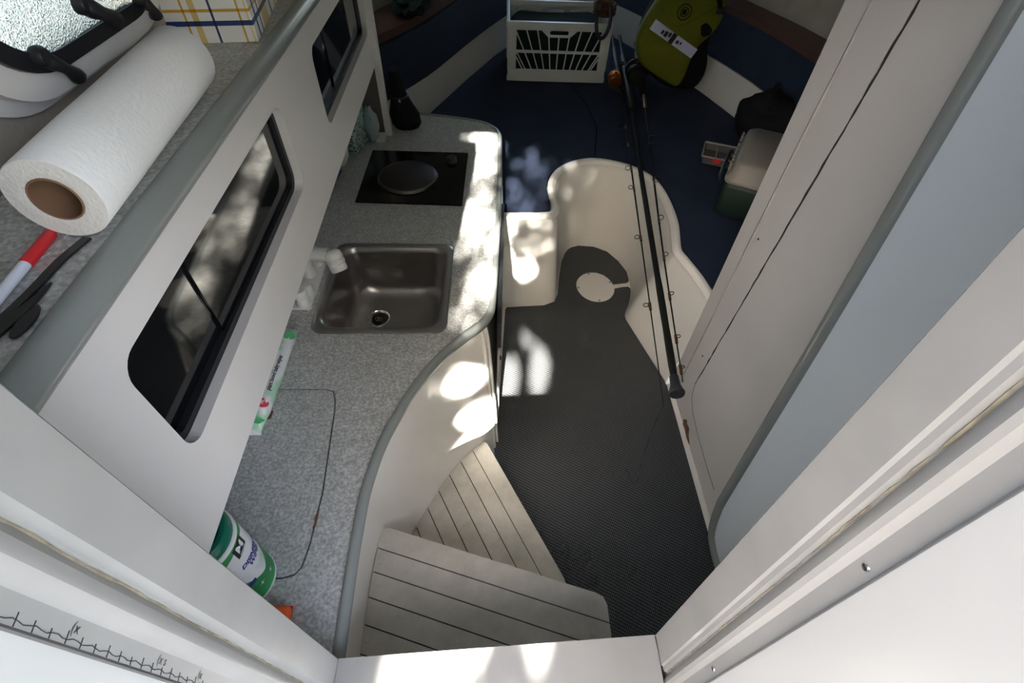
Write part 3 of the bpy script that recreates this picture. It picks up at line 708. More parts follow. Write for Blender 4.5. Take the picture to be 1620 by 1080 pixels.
# black cable ties
def strip(path, w, z=1.0968, th=.0022):
    P = smooth_path([(x, y, z) for x, y in path], 5); rings = []
    n = len(P)
    for i, p in enumerate(P):
        t = (P[min(i+1, n-1)]-P[max(i-1, 0)]).normalized(); s = Vector((t.y, -t.x, 0)); ww = w(i/(n-1)) if callable(w) else w
        rings.append([p-s*ww, p+s*ww, p+s*ww+Vector((0, 0, th)), p-s*ww+Vector((0, 0, th))])
    return loft(rings, True, (True, True))
tag(obj('cable_tie', strip([(-.407, .24), (-.401, .275), (-.3965, .318), (-.395, .36), (-.389, .394)], lambda t: .0042), 'black_plastic'), 'long black plastic strap running under the end of the paper roll', 'strap', 'black straps on the shelf')
tag(obj('cable_tie', strip([(-.402, .236), (-.394, .27), (-.388, .305), (-.386, .331)], lambda t: .0048*min(1, (1-t)*2.2)+.0003), 'black_plastic'), 'short pointed black strap beside the longer strap on the shelf', 'strap', 'black straps on the shelf')
tag(obj('plastic_leaf', strip([(-.3785, .266), (-.379, .279), (-.3795, .292), (-.380, .303)], lambda t: .0002+.0062*math.sin(PI*min(max(t*.9+.1, 0), 1))), 'black_plastic'), 'small black leaf shaped plastic scrap nearest the shelf moulding', 'scrap')

# ================================================================== THINGS ON THE WORKTOP
# wipes canister, standing
K = Vector((-.411, .252, CZ)); KR, KH = .048, .203
cn = thing('wipes_canister', K, 'green disinfecting wipes canister standing on the worktop by the companionway', 'canister')
obj('body', lathe([(KR-.003, 0), (KR, .003), (KR, KH-.030)], 40, at(K)), 'green_label', cn, smooth=40)
obj('base_rim', lathe([(KR-.002, 0), (KR+.0008, .001), (KR+.0008, .006), (KR-.001, .0065)], 40, at(K), cap=False), 'label_white', cn, smooth=40)
ldd = obj('lid', lathe([(KR-.001, KH-.022), (KR-.0005, KH-.006), (KR-.004, KH-.001), (KR-.010, KH), (KR-.012, KH-.004), (KR-.022, KH-.005), (KR-.024, KH-.002), (.0001, KH-.002)], 40, at(K)), 'green_lid', cn, smooth=40)
obj('lid_ring', lathe([(KR-.001, KH-.031), (KR+.0012, KH-.030), (KR+.0012, KH-.022), (KR-.001, KH-.021)], 40, at(K), cap=False), 'label_white', cn, smooth=40)
CA = math.radians(-8)
def on_can(bm, v0, a0=0., rad=KR+.0003, tilt=0.):
    bmesh.ops.rotate(bm, verts=bm.verts, cent=(0, 0, 0), matrix=Matrix.Rotation(tilt, 3, 'Z'))
    for v in bm.verts:
        a = CA+a0+v.co.x/KR; r = rad
        v.co = Vector((K.x+r*math.cos(a), K.y+r*math.sin(a), K.z+v0+v.co.y))
    return bm
def patch(w, h, nx=10, shape=None):
    bm = BM(); rings = []
    for i in range(nx+1):
        u = -w/2+w*i/nx; hh = shape(u/(w/2)) if shape else (-h/2, h/2)
        rings.append([Vector((u, hh[0], 0)), Vector((u, hh[1], 0))])
    return loft(rings, False, bm=bm)
lb = obj('label_panel', on_can(patch(.088, .08, 18, lambda s: (-.062+.045*abs(s)**1.4, .054-.016*abs(s))), .112, .20), 'label_white', cn, smooth=True)
obj('maker_badge', on_can(patch(.026, .027), .154, .15, KR+.0006), 'ink_black', lb, smooth=True)
obj('badge_letter', on_can(text_bm('M', .022, bold=.0008), .155, .15, KR+.0009), 'label_white', lb)
obj('badge_line', on_can(patch(.016, .0016), .1435, .15, KR+.0009), 'label_white', lb)
obj('lettering', on_can(text_bm('DISINFECTING', .0132, bold=.0005, spacing=.95), .106, .576, KR+.0008, -.28), 'ink_navy', lb)
obj('lettering', on_can(text_bm('WIPES', .0132, bold=.0005), .098, .33, KR+.0008, -.28), 'ink_navy', lb)
for k in range(5):
    obj('fine_print', on_can(patch(.036-.005*k, .0014), .080-.0045*k, .30, KR+.0007, -.28), 'pack_pale', lb)
obj('banner', on_can(patch(.026, .010), .066, -.48, KR+.0006), 'ink_navy', lb, smooth=True)
def star(s):
    bm = BM(); vs = [bm.verts.new((s*(1 if k % 2 == 0 else .3)*math.cos(k*PI/4), s*(1 if k % 2 == 0 else .3)*math.sin(k*PI/4), 0)) for k in range(8)]
    bm.faces.new(vs); return bm
for a, z in ((-.36, .153), (-.60, .135), (-.18, .040), (.30, .030)):
    obj('sparkle', on_can(star(.006), z, a, KR+.0006), 'label_white', cn)
# wipes pack
pk = thing('wipes_pack', (-.52, .665, CZ), 'soft white and green baby wipes pack lying under the wall cabinet', 'pack')
m, n, l, b_ = new_mat('pack_film')
tc = n.new('ShaderNodeTexCoord'); tn = n.new('ShaderNodeTexNoise'); tn.inputs['Scale'].default_value = 22; l.new(tc.outputs['Object'], tn.inputs['Vector'])
rp = n.new('ShaderNodeValToRGB'); rp.color_ramp.elements[0].position = .52; rp.color_ramp.elements[0].color = (.74, .75, .76, 1); rp.color_ramp.elements[1].position = .60; rp.color_ramp.elements[1].color = (.42, .66, .48, 1)
l.new(tn.outputs['Fac'], rp.inputs['Fac']); l.new(rp.outputs['Color'], b_.inputs['Base Color']); b_.inputs['Roughness'].default_value = .28
PR = []
pcx = -.515
for i in range(25):
    s = i/24; y = .525+.285*s; e = min(s, 1-s)*2; w = .046+.010*min(1, e*3); hgt = .004+.040*min(1, (e*2.6))**.5
    if s in (0, 1): hgt = .003
    x0 = pcx+.012*(s-.5)*0
    ring = []
    for k in range(20):
        a = 2*PI*k/20; ca_, sa_ = math.cos(a), math.sin(a)
        px_ = math.copysign(abs(ca_)**.55, ca_)*w; pz_ = math.copysign(abs(sa_)**.7, sa_)*hgt/2
        wob = 1+.05*noise.noise(Vector((px_*40, y*30, pz_*40)))
        ring.append(Vector((x0+px_*wob, y, CZ+.0005+hgt/2+pz_)))
    PR.append(ring)
obj('pouch', loft(PR, True, (True, True)), 'pack_film', pk, smooth=60)
def on_pack(bm, x, y, rotz=PI/2, z=.0452):
    M = Matrix.Translation((x, y, CZ+z)) @ Matrix.Rotation(rotz, 4, 'Z'); bmesh.ops.transform(bm, matrix=M, verts=bm.verts)
    for v in bm.verts:
        q = max(0, (v.co.x-(pcx+.028))/.024); v.co.z -= .010*q*q
    return bm
obj('lettering', on_pack(text_bm('plant based baby wipes', .0100, bold=.0003), -.4675, .655, z=.0465), 'ink_black', pk)
dsc = BM(); bmesh.ops.create_circle(dsc, cap_ends=True, segments=20, radius=.011)
sd = obj('seal', on_pack(dsc, -.470, .577, z=.0462), 'pack_red', pk)
obj('seal_mark', on_pack(text_bm('98', .010), -.470, .577, z=.0470), 'label_white', sd)
def leafp(x, y, s, mname, r0):
    bm = BM(); vs = [bm.verts.new((s*math.cos(a)*(1+.25*math.sin(3*a)), s*.75*math.sin(a), 0)) for a in [2*PI*k/14 for k in range(14)]]
    bm.faces.new(vs); return obj('printed_leaf', on_pack(bm, x, y, r0, .0449), mname, pk)
leafp(-.480, .735, .016, 'pack_green', .4); leafp(-.466, .762, .012, 'pack_green', 1.2); leafp(-.482, .556, .013, 'pack_green', 2.0); leafp(-.468, .537, .010, 'pack_green', .2)
# orange cap by the bulkhead
og = BM(); add_box(og, (-.40, .142, CZ+.0003), (-.318, .208, CZ+.026), .009, 3)
oc = obj('orange_case', og, 'orange_plastic', smooth=40); tag(oc, 'bright orange plastic case on the worktop against the companionway bulkhead', 'case')
obj('seam', box((-.4005, .1415, CZ+.0125), (-.3175, .2085, CZ+.0135), .0002, 1), 'red_plastic', oc)
# items in the niche below the cabinet's far end
fp = thing('tissue_pack', (-.50, 1.70, CZ), 'teal floral printed tissue pack standing in the niche by the cooktop', 'pack', rot=(0, 0, math.radians(-14)))
obj('carton', box((-.02, -.05, 0), (.030, .06, .135), .006, 3), 'floral_print', fp, smooth=40, local=True)
obj('top_opening', box((-.004, -.035, .1352), (.014, .045, .1365), .0004, 1), 'label_white', fp, local=True)
wp = BM(); blob(wp, (-.520, 1.575, CZ+.055), (.028, .030, .052), 3, .35, 3, 2.5)
w1 = obj('crumpled_napkin', wp, 'paper'); tag(w1, 'crumpled white paper napkin under the cabinet left of the floral pack', 'napkin')
bb = thing('notebook', (-.53, 1.45, CZ), 'blue notebook leaning under the wall cabinet near the cooktop corner', 'book', rot=(0, math.radians(-12), math.radians(-6)))
obj('pages', box((-.003, -.075, .002), (.008, .075, .118)), 'label_white', bb, local=True)
obj('cover', box((.0085, -.080, 0), (.011, .080, .122), .0008, 1), 'book_blue', bb, local=True)
obj('cover', box((-.0055, -.080, 0), (-.0035, .080, .122), .0008, 1), 'book_blue', bb, local=True)
cb = BM(); blob(cb, (-.440, 1.745, CZ+.062), (.026, .022, .062), 9, .3, 3, 3)
tag(obj('plastic_bag', cb, 'clear_film', smooth=60), 'small crinkled pale plastic bag beside the cabinet end panel', 'bag')
wb = thing('white_block', (-.418, 1.748, CZ), 'small white plastic catch at the foot of the cabinet end panel', 'catch')
obj('body', box((-.432, 1.735, CZ), (-.398, 1.786, CZ+.016), .003, 2), 'white_plastic', wb)
obj('tongue', box((-.424, 1.728, CZ+.004), (-.406, 1.736, CZ+.012), .001, 1), 'white_plastic', wb)
# black pouch at the far end
po = thing('black_pouch', (-.335, 1.875, CZ), 'slouched black pouch at the far end of the worktop', 'pouch')
rings = []
for z, w, d, ox in ((0, .046, .040, 0), (.012, .055, .046, 0), (.05, .054, .043, -.004), (.085, .040, .036, -.012), (.12, .028, .030, -.016), (.17, .025, .027, -.020), (.20, .020, .022, -.022)):
    rings.append([Vector((-.335+ox+w*math.cos(2*PI*k/24)*(1+.08*noise.noise(Vector((k*.7, z*30, 2)))), 1.872+d*math.sin(2*PI*k/24), CZ+z)) for k in range(24)])
obj('bag', loft(rings, True, (True, True)), 'black_fabric', po, smooth=60)
obj('drawcord', tube(circle((-.350, 1.872, CZ+.112), .030, 20), .003, 6, closed=True), 'black_rubber', po, smooth=True)
obj('toggle', lathe([(.0001, 0), (.005, .001), (.006, .007), (.004, .012), (.0001, .012)], 10, at((-.345, 1.841, CZ+.10))), 'chrome', po)

# ================================================================== THINGS ON THE BERTH
# folding crate
cr = thing('folding_crate', (.30, 2.75, SZ), 'pale grey slatted folding crate standing on the berth', 'crate', rot=(0, 0, math.radians(-1.0)))
CW0, CW1, CH, CD = .238, .243, .258, .17
def crx(z): return CW0+(CW1-CW0)*z/CH
obj('floor_panel', box((-.232, -CD+.004, .004), (.232, CD-.004, .012)), 'crate_plastic', cr, local=True)
for sy in (-1, 1):
    y0 = sy*CD; ya, yb = (y0, y0+.010) if sy < 0 else (y0-.010, y0)
    sd = obj('side_panel', box((-CW0, ya, .0), (CW0, yb, .055), .002, 1), 'crate_plastic', cr, local=True)
    obj('top_rail', box((-CW1-.003, ya-.004, CH-.022), (CW1+.003, yb+.004, CH), .003, 2), 'crate_plastic', sd, local=True)
    obj('rail_lip', box((-CW1, ya-.001, CH-.034), (CW1, yb, CH-.022)), 'crate_plastic', sd, local=True)
    obj('mid_rail', box((-CW0-.001, ya-.001, .128), (CW0+.001, yb, .138)), 'crate_plastic', sd, local=True)
    for sx in (-1, 1):
        obj('corner_post', box((min(sx*.198, sx*.240), ya, .055), (max(sx*.198, sx*.240), yb, CH-.022), .001, 1), 'crate_plastic', sd, local=True)
        obj('foot_clip', box((min(sx*.200, sx*.241), ya-.003, .004), (max(sx*.200, sx*.241), ya+.004, .026), .001, 1), 'crate_plastic', sd, local=True)
    # fan of slats
    for k in range(11):
        t = (k-5)/5.0
        xb = t*.150+(.004 if k > 5 else 0); xt = t*.255
        zt = CH-.034
        if abs(xt) > .198: s_ = (.198-abs(xb))/(abs(xt)-abs(xb)); zt = .055+(zt-.055)*s_; xt = math.copysign(.198, xt)
        if abs(t) < .35: zt = CH-.060; xt = xb+(xt-xb)*(zt-.055)/(CH-.034-.055)
        obj('slat', tube([(xb, (ya+yb)/2, .052), (xt, (ya+yb)/2, zt)], .0032, 6), 'crate_plastic', sd, local=True)
    for sx in (-1, 1):
        obj('slat', tube([(sx*.165, (ya+yb)/2, .052), (sx*.198, (ya+yb)/2, .108)], .0032, 6), 'crate_plastic', sd, local=True)
    hd = [(-.088, CH-.030), (-.050, CH-.062), (.050, CH-.062), (.088, CH-.030)]
    obj('handle', plate(hd, ya-.001, yb+.001, [rr(0, CH-.044, .088, .020, .009, 4)], lambda u, v, w: (u, w, v)), 'crate_plastic', sd, local=True)
for sx in (-1, 1):
    xa, xb = (sx*CW0, sx*(CW0-.010))
    ep = obj('end_panel', box((min(xa, xb), -CD+.010, 0), (max(xa, xb), CD-.010, .10), .002, 1), 'crate_plastic', cr, local=True)
    obj('top_rail', box((min(sx*(CW1+.003), sx*(CW1-.012)), -CD+.006, CH-.022), (max(sx*(CW1+.003), sx*(CW1-.012)), CD-.006, CH), .003, 2), 'crate_plastic', ep, local=True)
    obj('web', box((min(sx*CW1, sx*(CW1-.006)), -CD+.01, .10), (max(sx*CW1, sx*(CW1-.006)), CD-.01, CH-.022)), 'crate_plastic', ep, local=True)
gb = BM(); add_box(gb, (-.222, -.152, .016), (.222, .152, .225), .05, 4)
for v in gb.verts: v.co += Vector((0, 0, .02*noise.noise(v.co*9) if v.co.z > .1 else 0))
bmesh.ops.subdivide_edges(gb, edges=gb.edges, cuts=2, use_grid_fill=True)
for v in gb.verts:
    if v.co.z > .15: v.co.z += .016*noise.noise(v.co*14)
bmesh.ops.translate(gb, verts=gb.verts, vec=(.30, 2.75, SZ))
tag(obj('folded_jacket', gb, 'dark_green_cloth', smooth=60), 'dark green folded jacket filling the grey crate', 'jacket')
# strap loop hung on the crate rim
sl = thing('strap_loop', (.485, 2.57, .62), 'black rubber hook looped over the crate rim', 'hook')
lp_ = [(.463, 2.600, .742), (.458, 2.577, .712), (.459, 2.563, .672), (.468, 2.558, .632), (.487, 2.556, .612), (.508, 2.558, .626), (.520, 2.563, .662), (.522, 2.577, .70), (.519, 2.602, .736)]
obj('loop', tube(smooth_path(lp_, 5), .0085, 8), 'black_rubber', sl, smooth=True)
obj('binding', lathe([(.012, -.012), (.014, -.006), (.014, .006), (.012, .012)], 12, at((.461, 2.588, .728), (0, .4, 1))), 'cloth_brown', sl, smooth=True)
rp_ = BM()
for k in range(3):
    tube([Vector((.505+.045*math.cos(a), 2.655+.05*math.sin(a), .690+.016*k)) for a in [2*PI*j/20 for j in range(20)]], .009, 8, bm=rp_, closed=True)
tag(obj('rope_coil', rp_, 'cloth_brown', smooth=True), 'brown rope coil on top of the crate contents', 'rope')
# lime backpack, slumped to one side against the hull
bp_ = thing('backpack', (.90, 2.52, SZ), 'lime green and black backpack with pale reflective stripe on the berth', 'backpack')
def xz(u, v, w): return (u, w, v)
def sm2(pts, n=4): return [(p.x, p.y) for p in smooth_path([(x, y, 0) for x, y in pts+[pts[0]]], n)[:-1]]
def pillow(outline, y0, y1, r, steps=4):
    c = Vector((sum(p[0] for p in outline)/len(outline), sum(p[1] for p in outline)/len(outline)))
    w = max(math.hypot(p[0]-c.x, p[1]-c.y) for p in outline); rings = []
    seq = [(y0, k) for k in ()]
    for k in range(steps+1):
        a = PI/2*k/steps; seq.append((y0+r*(1-math.sin(a)), 1-(r/w)*(1-math.cos(PI/2-a))*1.0))
    seq = [(y0+r*(1-math.cos(PI/2*k/steps)), 1-(r/w)*(1-math.sin(PI/2*k/steps))) for k in range(steps+1)]
    seq += [(y1-r*(1-math.cos(PI/2*(steps-k)/steps)), 1-(r/w)*(1-math.sin(PI/2*(steps-k)/steps))) for k in range(steps+1)]
    for f in (.35, .7):
        rings.append([Vector((c.x+(p[0]-c.x)*f*(1-r/w), y0-r*.25*(1-f), c.y+(p[1]-c.y)*f*(1-r/w))) for p in outline])
    for y, f in seq: rings.append([Vector((c.x+(p[0]-c.x)*f, y, c.y+(p[1]-c.y)*f)) for p in outline])
    return loft(rings, True, (True, True))
def puff(bm, amp, fr_=9):
    for v in bm.verts: v.co.y += amp*noise.noise(Vector((v.co.x*fr_, v.co.y*3, v.co.z*fr_)))
    return bm
body = [(.705, .80), (.655, .68), (.672, .55), (.74, .475), (.82, .425), (.90, .408), (.985, .415), (1.01, .50), (.985, .62), (1.0, .72), (.99, .82), (.93, .90), (.78, .90)]
obj('body', puff(pillow(sm2(body), 2.505, 2.585, .038), .010), 'black_fabric', bp_, smooth=60)
front = [(.70, .795), (.652, .70), (.640, .62), (.668, .545), (.74, .495), (.82, .455), (.872, .440), (.895, .478), (.905, .56), (.925, .62), (.965, .665), (.995, .73), (.985, .80), (.92, .86), (.79, .86)]
lmo = obj('front_panel', puff(pillow(sm2(front), 2.462, 2.53, .022), .005), 'lime_fabric', bp_, smooth=60)
sv = Vector((.903-.688, 0, .592-.704)).normalized(); nv = Vector((-sv.z, 0, sv.x))
def on_bag(s0, s1, n0, n1, y0, y1):
    o = Vector((.688, 0, .704)); q = [o+sv*a+nv*b for a, b in ((s0, n0), (s1, n0), (s1, n1), (s0, n1))]
    return plate([(p.x, p.z) for p in q], y0, y1, (), xz)
sto = obj('reflective_strip', on_bag(0, .246, -.021, .021, 2.452, 2.457), 'reflective_strip', lmo)
for (a, b, c, d) in ((.052, .064, -.010, .006), (.068, .084, -.012, .010), (.088, .100, -.004, .014), (.104, .126, -.021, .021), (.136, .150, -.008, .006), (.156, .164, -.003, .008)):
    obj('print', on_bag(a, b, c, d, 2.4505, 2.4515), 'ink_black', sto)
for r in (.030, .017):
    obj('round_emblem', tube([(.815+r*math.cos(a), 2.4575, .752+r*math.sin(a)) for a in [2*PI*j_/24 for j_ in range(24)]], .0018, 5, closed=True), 'black_fabric', lmo)
obj('emblem_bar', box((.806, 2.456, .743), (.824, 2.460, .761)), 'black_fabric', lmo)
obj('zip_flap', plate(sm2([(.905, .700), (.925, .712), (.955, .690), (.950, .668), (.920, .662)], 3), 2.452, 2.459, (), xz), 'black_fabric', lmo)
obj('buckle', box((.955, 2.455, .745), (.990, 2.475, .775), .004, 2), 'black_plastic', bp_)
obj('strap', tube(smooth_path([(.97, 2.47, .76), (.95, 2.452, .80), (.90, 2.46, .85), (.86, 2.50, .90)], 5), .010, 8), 'black_fabric', bp_, smooth=True)
obj('seam_cord', tube(smooth_path([(.70, 2.459, .78), (.78, 2.456, .70), (.86, 2.456, .72), (.97, 2.459, .79)], 6), .0016, 5), 'lime_fabric', lmo)
# cooler
co = thing('cooler_box', (.94, 1.555, SZ), 'dark green cooler box with beige lid on the starboard berth', 'cooler', rot=(0, 0, math.radians(-28)))
obj('body', box((-.115, -.16, 0), (.115, .16, .125), .018, 3), 'cooler_green', co, smooth=40, local=True)
lidc = loft([[Vector((x, y, z)) for x, y in rr(0, 0, w, h_, r, 5)] for w, h_, r, z in ((.236, .326, .024, .124), (.240, .330, .026, .128), (.240, .330, .026, .136), (.228, .318, .026, .144), (.208, .298, .03, .185), (.188, .278, .03, .193))], True, (True, True))
lo_ = obj('lid', lidc, 'cooler_lid', co, smooth=40, local=True)
for k in range(9):
    obj('rib', box((-.1205+.002*0, -.13+.0295*k, .150), (-.112, -.118+.0295*k, .178), .001, 1), 'cooler_lid', lo_, local=True)
obj('handle', tube(smooth_path([(-.122, -.10, .09), (-.136, -.09, .11), (-.136, .09, .11), (-.122, .10, .09)], 5), .007, 8), 'cooler_green', co, smooth=True, local=True)
# tackle tray
tk = thing('tackle_tray', (.935, 1.835, SZ), 'shallow clear plastic tackle tray with red latch behind the cooler', 'tray', rot=(0, 0, math.radians(-22)))
plain('tray_edge', (.30, .28, .28), .4)
plain('clear_plastic', (.09, .09, .09), .15, spec=.6)
obj('tray', loft([[Vector((x, y, z)) for x, y in rr(0, 0, w, h_, .012, 4)] for w, h_, z in ((.20, .12, .0), (.212, .132, .026), (.216, .136, .028), (.204, .124, .028), (.194, .114, .004))], True, (True, True)), 'clear_plastic', tk, smooth=30, local=True)
for yy in (-.063, .063): obj('edge', box((-.104, yy-.003, .028), (.104, yy+.003, .034), .001, 1), 'tray_edge', tk, local=True)
for xx in (-.104, .104): obj('edge', box((xx-.003, -.063, .028), (xx+.003, .063, .034), .001, 1), 'tray_edge', tk, local=True)
for k in (-1, 0, 1): obj('divider', box((-.001+k*.05, -.056, .004), (.001+k*.05, .056, .024)), 'tray_edge', tk, local=True)
obj('latch', box((-.06, -.074, .016), (-.030, -.064, .032), .003, 2), 'red_plastic', tk, local=True)
# dark duffel behind
db = BM(); blob(db, (1.085, 1.93, SZ+.105), (.105, .18, .115), 5, .22, 4, 2.2)
for v in db.verts: v.co.z = max(v.co.z, SZ)
df = obj('duffel_bag', db, 'black_fabric', smooth=70); tag(df, 'black duffel bag heaped behind the beige lidded cooler', 'bag')
obj('handle', tube(smooth_path([(1.02, 1.85, SZ+.19), (1.03, 1.88, SZ+.24), (1.08, 1.96, SZ+.245), (1.10, 2.0, SZ+.20)], 5), .009, 8), 'black_fabric', df, smooth=True)
# dark netting on the port side shelf
nb = BM(); blob(nb, (-.335, 2.40, .800), (.075, .20, .045), 11, .4, 4, 3)
tag(obj('landing_net', nb, 'dark_green_cloth', smooth=70), 'dark green netting heaped on the port shelf above the backrest', 'net')

# ================================================================== FISHING RODS
def guide(parent, p, d, side, r):
    """ring standing off the blank"""
    p = Vector(p); d = Vector(d).normalized(); s = Vector(side); s = (s-d*s.dot(d)).normalized(); u = d.cross(s)
    c = p+s*(r+.0055)
    g = obj('guide', tube([c+(s*math.cos(a)+u*math.sin(a))*r for a in [2*PI*j/14 for j in range(14)]], .0012, 6, closed=True), 'black_plastic', parent, smooth=True)
    obj('guide_foot', tube([p-d*.012+s*.002, c-s*r, p+d*.010+s*.002], .0012, 5), 'black_plastic', g)
    obj('thread_wrap', tube([p-d*.014, p+d*.014], .0042, 8), 'rod_gold', g)
def reel(parent, p, d, mat, handle_dir, sc=1.0):
    p = Vector(p); d = Vector(d).normalized()
    r = obj('reel', lathe([(.0001, -.030*sc), (.020*sc, -.030*sc), (.026*sc, -.022*sc), (.026*sc, -.006*sc), (.017*sc, -.003*sc), (.017*sc, .016*sc), (.028*sc, .020*sc), (.028*sc, .026*sc), (.012*sc, .032*sc), (.0001, .034*sc)], 20, at(p, d)), mat, parent, smooth=40)
    obj('reel_stem', tube([p, p+Vector((0, 0, .028*sc))+d*.0], .006*sc, 8), 'rod_black', r)
    hd = Vector(handle_dir)
    c0 = p+Vector((.030*sc, 0, .01)); c1 = c0+hd
    obj('crank', tube([p, c0, c1], .0035*sc, 6), 'rod_black', r)
    obj('crank_knob', lathe([(.0001, -.012), (.008, -.010), (.009, 0), (.007, .012), (.0001, .013)], 12, at(c1+Vector((.010, 0, 0)), (1, 0, 0))), 'black_plastic', r, smooth=True)
    obj('bail', tube([p+d*.02*sc+Vector((.030*sc*math.cos(a), 0, .030*sc*math.sin(a))) for a in [PI*j/10 for j in range(11)]], .0015, 5), 'chrome', r)
def rod(label, pts, rads, guides, gside, grips, seat):
    P = smooth_path(pts, 8); n = len(P)
    t = thing('fishing_rod', P[-1], label, 'fishing rod', group='fishing rods on the berth')
    R2 = []
    for i in range(n):
        s = i/(n-1)*(len(rads)-1); k = min(int(s), len(rads)-2); R2.append(rads[k]+(rads[k+1]-rads[k])*(s-k))
    obj('blank', tube(P, R2, 10), 'rod_black', t, smooth=True)
    def pos(s):
        x = s*(n-1); i = min(int(x), n-2); p = P[i].lerp(P[i+1], x-i); return p, (P[i+1]-P[i]).normalized()
    for s, r in guides:
        p, d = pos(s); guide(t, p, d, gside, r)
    for s0, s1, r, m_ in grips:
        q = [pos(s0+(s1-s0)*k/6)[0] for k in range(7)]
        obj('grip', tube(q, [r*.8, r, r, r*.92, r, r, r*.8], 12), m_, t, smooth=True)
    return t, pos
# thick rod with its butt towards the companionway
r1, p1f = rod('thick black fishing rod with flared butt end pointing at the companionway', [(.440, .684, .432), (.505, 1.30, .434), (.575, 1.95, .438), (.640, 2.55, .446), (.70, 3.12, .452)], [.0082, .0090, .0092, .009, .009], [], (-1, 0, .2), [(.02, .19, .0098, 'rod_black'), (.60, .86, .019, 'rod_black')], None)
obj('butt_cap', lathe([(.0001, -.006), (.018, -.005), (.020, .0), (.017, .008), (.0125, .022), (.011, .05)], 20, at((.440, .684, .432), (.065, .616, .002))), 'black_rubber', r1, smooth=True)
reel(r1, (.668, 2.50, .488), (.1, 1, 0), 'rod_black', (.05, .02, .09), 1.7)
# slim rod with rings on its port side
r2, p2f = rod('slim black fishing rod with rings on its port side and a trailing line', [(.400, .648, .432), (.470, 1.30, .436), (.540, 1.95, .440), (.600, 2.55, .452), (.655, 3.10, .458)], [.0012, .0024, .0036, .0055, .007], [(.14, .007), (.245, .0075), (.355, .0075), (.405, .009), (.475, .011), (.535, .017)], (-1, 0, .25), [(.68, .90, .017, 'rod_black')], None)
reel(r2, (.560, 2.44, .478), (.1, 1, .05), 'copper', (-.02, .03, .05), 1.15)
obj('fishing_line', tube(smooth_path([(.400, .648, .432), (.398, .645, .33), (.404, .640, .20), (.418, .640, .03), (.405, .70, .009)], 6), .0006, 4), 'rod_black', r2)
# third rod
r3, p3f = rod('slim black fishing rod nearest the starboard berth with gold thread wraps', [(.463, .716, .432), (.530, 1.25, .436), (.615, 1.85, .440), (.690, 2.40, .452), (.765, 3.0, .460)], [.0014, .0028, .0042, .006, .008], [(.03, .005), (.085, .006), (.155, .0065), (.225, .0075), (.305, .009), (.40, .012), (.52, .016)], (.15, 0, 1), [(.66, .72, .010, 'rod_gold'), (.73, .92, .017, 'rod_black')], None)
reel(r3, (.745, 2.62, .485), (.1, 1, 0), 'rod_black', (.02, .02, .12), 1.5)

# ================================================================== SMALL MARKS ON THE JAMBS
LJ = leaner(LK, .55); RJ = leaner(RK, .55)
tj1, tj2 = bpy.data.objects['trim_1'], bpy.data.objects['trim_2']
for z in (.735, 1.055):
    p = RJ(.2515, .0775, z)
    obj('screw', lathe([(.0001, .0012), (.0028, .001), (.0034, 0)], 12, at(p, (-1, 0, 0))), 'chrome', tj2, smooth=True)
    obj('screw_slot', tube([p+Vector((-.0014, -.002, 0)), p+Vector((-.0014, .002, 0))], .0005, 5), 'dark_gap', tj2)
for nm, L_, x, y0, z0, trm in (('grime_line', LJ, -.2302, .0872, .56, tj1), ('grime_line', RJ, .2512, .1055, .56, tj2)):
    q = [L_(x, y0+random.uniform(-.0006, .0006), z0+k*.011) for k in range(84)]
    obj(nm, tube(q, [random.uniform(.0003, .0014) for _ in q], 6), 'grime', trm, smooth=True)
# pencilled scale: a line with ticks and little letters on the port jamb
pen = BM()
L0 = []
for k in range(70):
    z = .86+k*.29/69; L0.append(LJ(-.2293, .0535+.0007*math.sin(k*1.7), z))
tube(L0, .00028, 4, bm=pen)
for k in range(22):
    z = .87+k*.0128
    tube([LJ(-.2293, .0510, z), LJ(-.2293, .0555+.0008*(k % 3), z+.0012)], .00028, 4, bm=pen)
obj('pen_scale', pen, 'ink_black', tj1)
for z, s in ((.99, '(x s'), (1.085, '(x'), (.93, '(x')):
    tb = text_bm(s, .008)
    for v in tb.verts: v.co = LJ(-.2291, .0590+v.co.y, z-v.co.x)
    obj('pen_note', tb, 'ink_black', tj1)

# ================================================================== OUTSIDE: cockpit, added light blockers, tree, water
struct(obj('cockpit_floor', plate([(-1.3, -2.6), (1.45, -2.6), (1.45, -.06), (-1.3, -.06)], .16, .20), 'gelcoat'))
for x0, x1 in ((-1.35, -1.0), (1.15, 1.5)):
    struct(obj('coaming', box((x0, -2.6, .20), (x1, -.06, .85), .03, 2), 'gelcoat', smooth=40))
struct(obj('light_block_top', plate([(-1.25, -.50), (1.35, -.50), (1.35, .75), (-.45, .75), (-.60, .12), (-1.25, .12)], 2.08, 2.10), 'light_block_cloth'))  # unseen sheet added overhead to keep skylight off the jambs
for nm, x in (('left', -1.25),):
    struct(obj('light_block_'+nm, box((x, -1.6, .85), (x+.02, .12, 2.08)), 'light_block_cloth'))  # unseen upright sheet added to cut sideways light on the jambs
struct(obj('light_block_front', box((-.45, .735, 1.56), (1.33, .75, 2.08)), 'light_block_cloth'))  # unseen sheet added to close off light from ahead
struct(obj('water', plate([(-60, -60), (60, -60), (60, 60), (-60, 60)], -.62, -.6), 'water'))
tree = thing('shade_tree', (1.3, -4.2, -.6), 'leafy tree on the bank behind the boat', 'tree')
obj('trunk', tube(smooth_path([(1.3, -4.2, -.6), (1.25, -4.1, .8), (1.1, -3.9, 2.0), (.6, -3.6, 3.0), (.1, -3.4, 3.9)], 5), [.16-.0055*k for k in range(21)], 10), 'bark', tree, smooth=True)
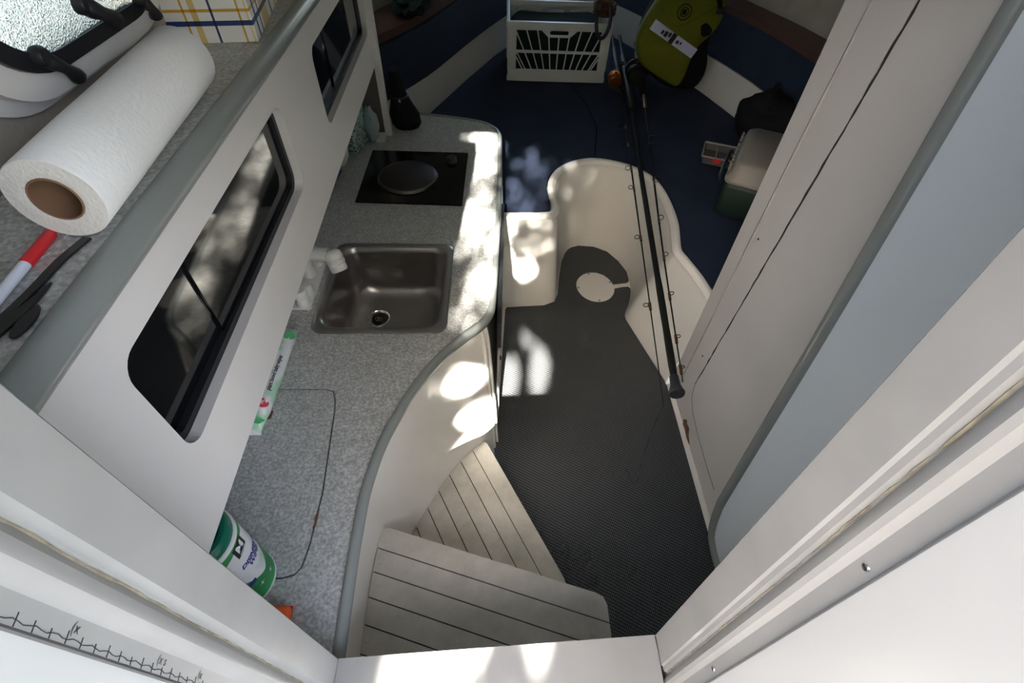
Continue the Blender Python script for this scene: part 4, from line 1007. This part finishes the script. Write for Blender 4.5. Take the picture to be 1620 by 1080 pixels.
for e in ((-.9, -3.2, 3.3), (1.8, -3.6, 4.2), (-.2, -3.3, 4.6), (2.2, -3.4, 3.0)):
    obj('branch', tube(smooth_path([(1.05, -3.85, 2.2), ((1.05+e[0])/2, -3.7, (2.2+e[2])/2+.2), e], 5), [.06-.0045*k for k in range(11)], 7), 'bark', tree, smooth=True)
lv = BM(); rng = random.Random(21)
def leaf_at(c, s):
    q = Matrix.Rotation(rng.uniform(0, 6.28), 3, 'Z') @ Matrix.Rotation(rng.uniform(-.8, .8), 3, 'X') @ Matrix.Rotation(rng.uniform(0, 6.28), 3, 'Y')
    vs = [lv.verts.new(Vector(c)+q @ Vector(p)*s) for p in ((0, 0, -1), (.42, 0, -.2), (.30, 0, .5), (0, 0, 1), (-.30, 0, .5), (-.42, 0, -.2))]
    lv.faces.new(vs)
YP = -3.0
def beam(c):  # where the sun ray through c crosses the plane Y = YP
    k = YP-c[1]; return c[0]+.10*k, c[2]-.65*k
# crown gaps shaped to throw the sun patches (u, v, half width, half height, share of leaves left)
GAPS = [(-.350, 2.635, .020, .060, .0), (-.248, 2.665, .022, .075, .0), (-.292, 2.775, .020, .032, .0), (-.452, 2.83, .026, .036, .0), (-.42, 2.685, .032, .030, .0), (-.42, 2.58, .038, .030, .0),
        (-.415, 3.08, .026, .050, .14), (-.33, 3.06, .026, .030, .16), (-.315, 3.22, .058, .13, .6), (-.335, 3.43, .072, .15, .36), (-.41, 3.27, .022, .09, .25),
        (-.50, 3.52, .036, .15, .22), (-.492, 3.30, .030, .12, .22), (-.43, 3.11, .030, .05, .10), (-.545, 3.63, .032, .08, .18), (-.455, 3.03, .024, .030, .2)]
def keep(u, v):
    k = 1.0
    for a, b, ra, rb, s_ in GAPS:
        if ((u-a)/(ra+.016))**2+((v-b)/(rb+.016))**2 < 1: k = min(k, s_)
    return k
for _ in range(16000):
    c = (rng.gauss(.5, .95), rng.gauss(-3.3, .35), rng.gauss(3.3, .75))
    u, v = beam(c)
    if -.68 < u < -.04 and 2.35 < v < 3.85: continue
    leaf_at(c, rng.uniform(.035, .06))
for _ in range(23000):
    u, v = rng.uniform(-.70, -.02), rng.uniform(2.33, 3.87)
    if rng.random() > keep(u, v): continue
    y = rng.uniform(-3.25, -2.85); k = YP-y
    leaf_at((u-.10*k, y, v+.65*k), rng.uniform(.016, .026))
for _ in range(9500):  # low leaves added to shade the cockpit floor and cut its bounce
    u, v = rng.uniform(-1.8, 1.8), rng.uniform(.2, 2.45)
    if v > 2.30 and -.70 < u < -.02: continue
    y = rng.uniform(-3.6, -3.0); k = YP-y
    leaf_at((u-.10*k, y, max(-.5, v+.65*k)), rng.uniform(.055, .085))
fo = obj('foliage', lv, 'leaf', tree); fo['kind'] = 'stuff'
